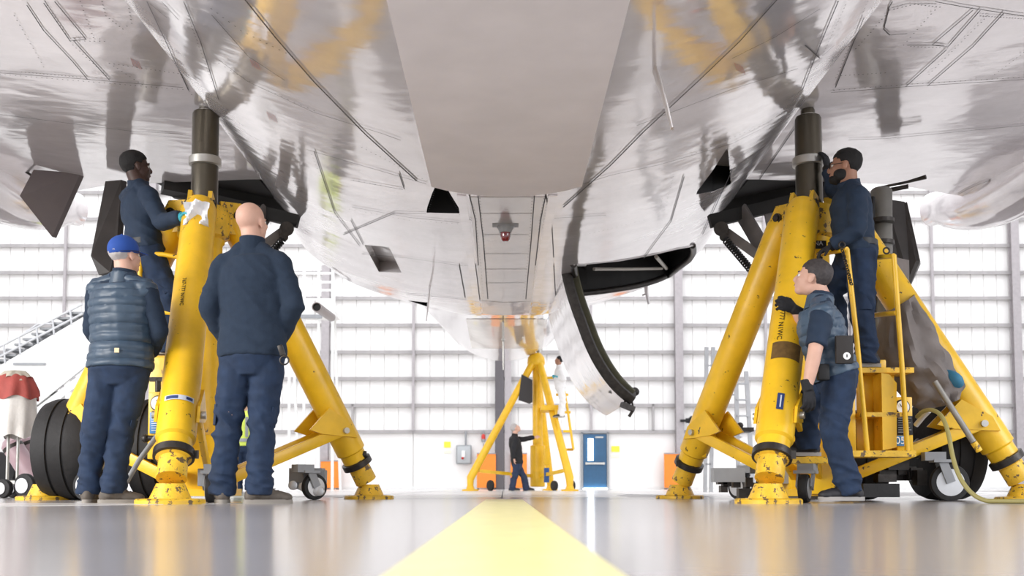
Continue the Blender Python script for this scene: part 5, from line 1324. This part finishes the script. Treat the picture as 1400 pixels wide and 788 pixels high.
# work stand far left of centre
q = bq(28)
WS = thing('work_stand', (q(425, 600).x, 28, 0), 'white platform stand in the background right of the bald man', 'work stand')
def fr(m, pts, r, nm): MB().tube([q(*p) for p in pts], r, 8).done(nm, m, WS)
for x in (396, 416, 436, 455): MB().bar(V((q(x, 600).x, 28, 0)), q(x, 360), .07, .07).done('post', M_white, WS, smooth=False)
for x in (396, 455): MB().bar(V((q(x, 600).x, 29.4, 0)), q(x, 360, 1.4), .07, .07).done('post', M_white, WS, smooth=False)
for y in (361, 374, 386, 397, 410): MB().bar(q(390, y), q(456, y), .05, .06).done('rail', M_white, WS, smooth=False)
MB().box(q(424, 430, .7), (1.5, 1.4, .12)).done('deck', M_white, WS, smooth=False)
MB().box(q(412, 421, -.03), (.7, .03, .5)).box(q(445, 421, -.03), (.5, .03, .5)).done('infill_panel', M_white, WS, smooth=False)
MB().bar(q(390, 433, -.2), q(440, 433, -.2), .08, .1).done('lower_rail', M_grey, WS, smooth=False)
mb = MB(); A, B = P(433, 420, 14), P(453, 434, 16.5)
tb = MB().lathe(A, B-A, [(0, .04), (-.001, .06), (0, .07), ((B-A).length, .07)], 24).done('bore', M_grey, None)
bpy.data.objects.remove(tb)
TB = MB().lathe(A, B-A, [(0.03, .055), (0, .055), (0, .068), ((B-A).length, .068)], 24)
pipe = TB.done('pipe', mat('grey_pipe', (150, 140, 138), .4), None, label='grey tube sticking out in front of the white work stand', cat='pipe')
MB().lathe(A+(B-A).normalized()*.028, (B-A), [(0, .054), (.002, .054)], 24).done('bore', M_blk, pipe)
MB().bar(B+V((0, 0, 0)), q(456, 433), .05, .05).bar(A.lerp(B, .5), V((A.lerp(B, .5).x, A.lerp(B, .5).y, 3.0)), .02, .02) .bm.free()
MB().bar(B, V((q(450, 434).x, 28, q(450, 434).z)), .06, .06).done('support_arm', M_grey, pipe, smooth=False)
# step ladder on the right
q = bq(12.5)
LD = thing('step_ladder', (q(990, 680).x, 12.5, 0), 'tall aluminium step ladder behind the front leg of the right jack', 'ladder')
for xa, xb, ya, d in ((1006, 1010, 508, 0), (1020, 1030, 508, 0), (966, 964, 475, .9), (975, 972, 475, .9)):
    A = q(xa, ya, d); B = q(xb, 680, d); B.z = .03; MB().bar(A, B, .03, .05).done('rail', M_alu, LD, smooth=False)
for k in range(7):
    y = 525+k*22; MB().bar(q(1006+k*.6, y), q(1021+k*1.4, y), .06, .02).done('tread', M_alu, LD, smooth=False)
for k in range(4): MB().bar(q(966-k*.5, 500+k*45, .9), q(975-k*.8, 500+k*45, .9), .03, .02).done('back_brace', M_alu, LD, smooth=False)
MB().bar(q(975, 540, .9), q(1008, 540, 0), .02, .02).bar(q(972, 600, .9), q(1014, 598, 0), .02, .02).done('spreader', M_alu, LD, smooth=False)
MB().box(q(1014, 588, -.1), (.26, .16, .05)).ball(q(1012, 582, -.1), .04).done('ladder_caddy', M_dsteel, LD)
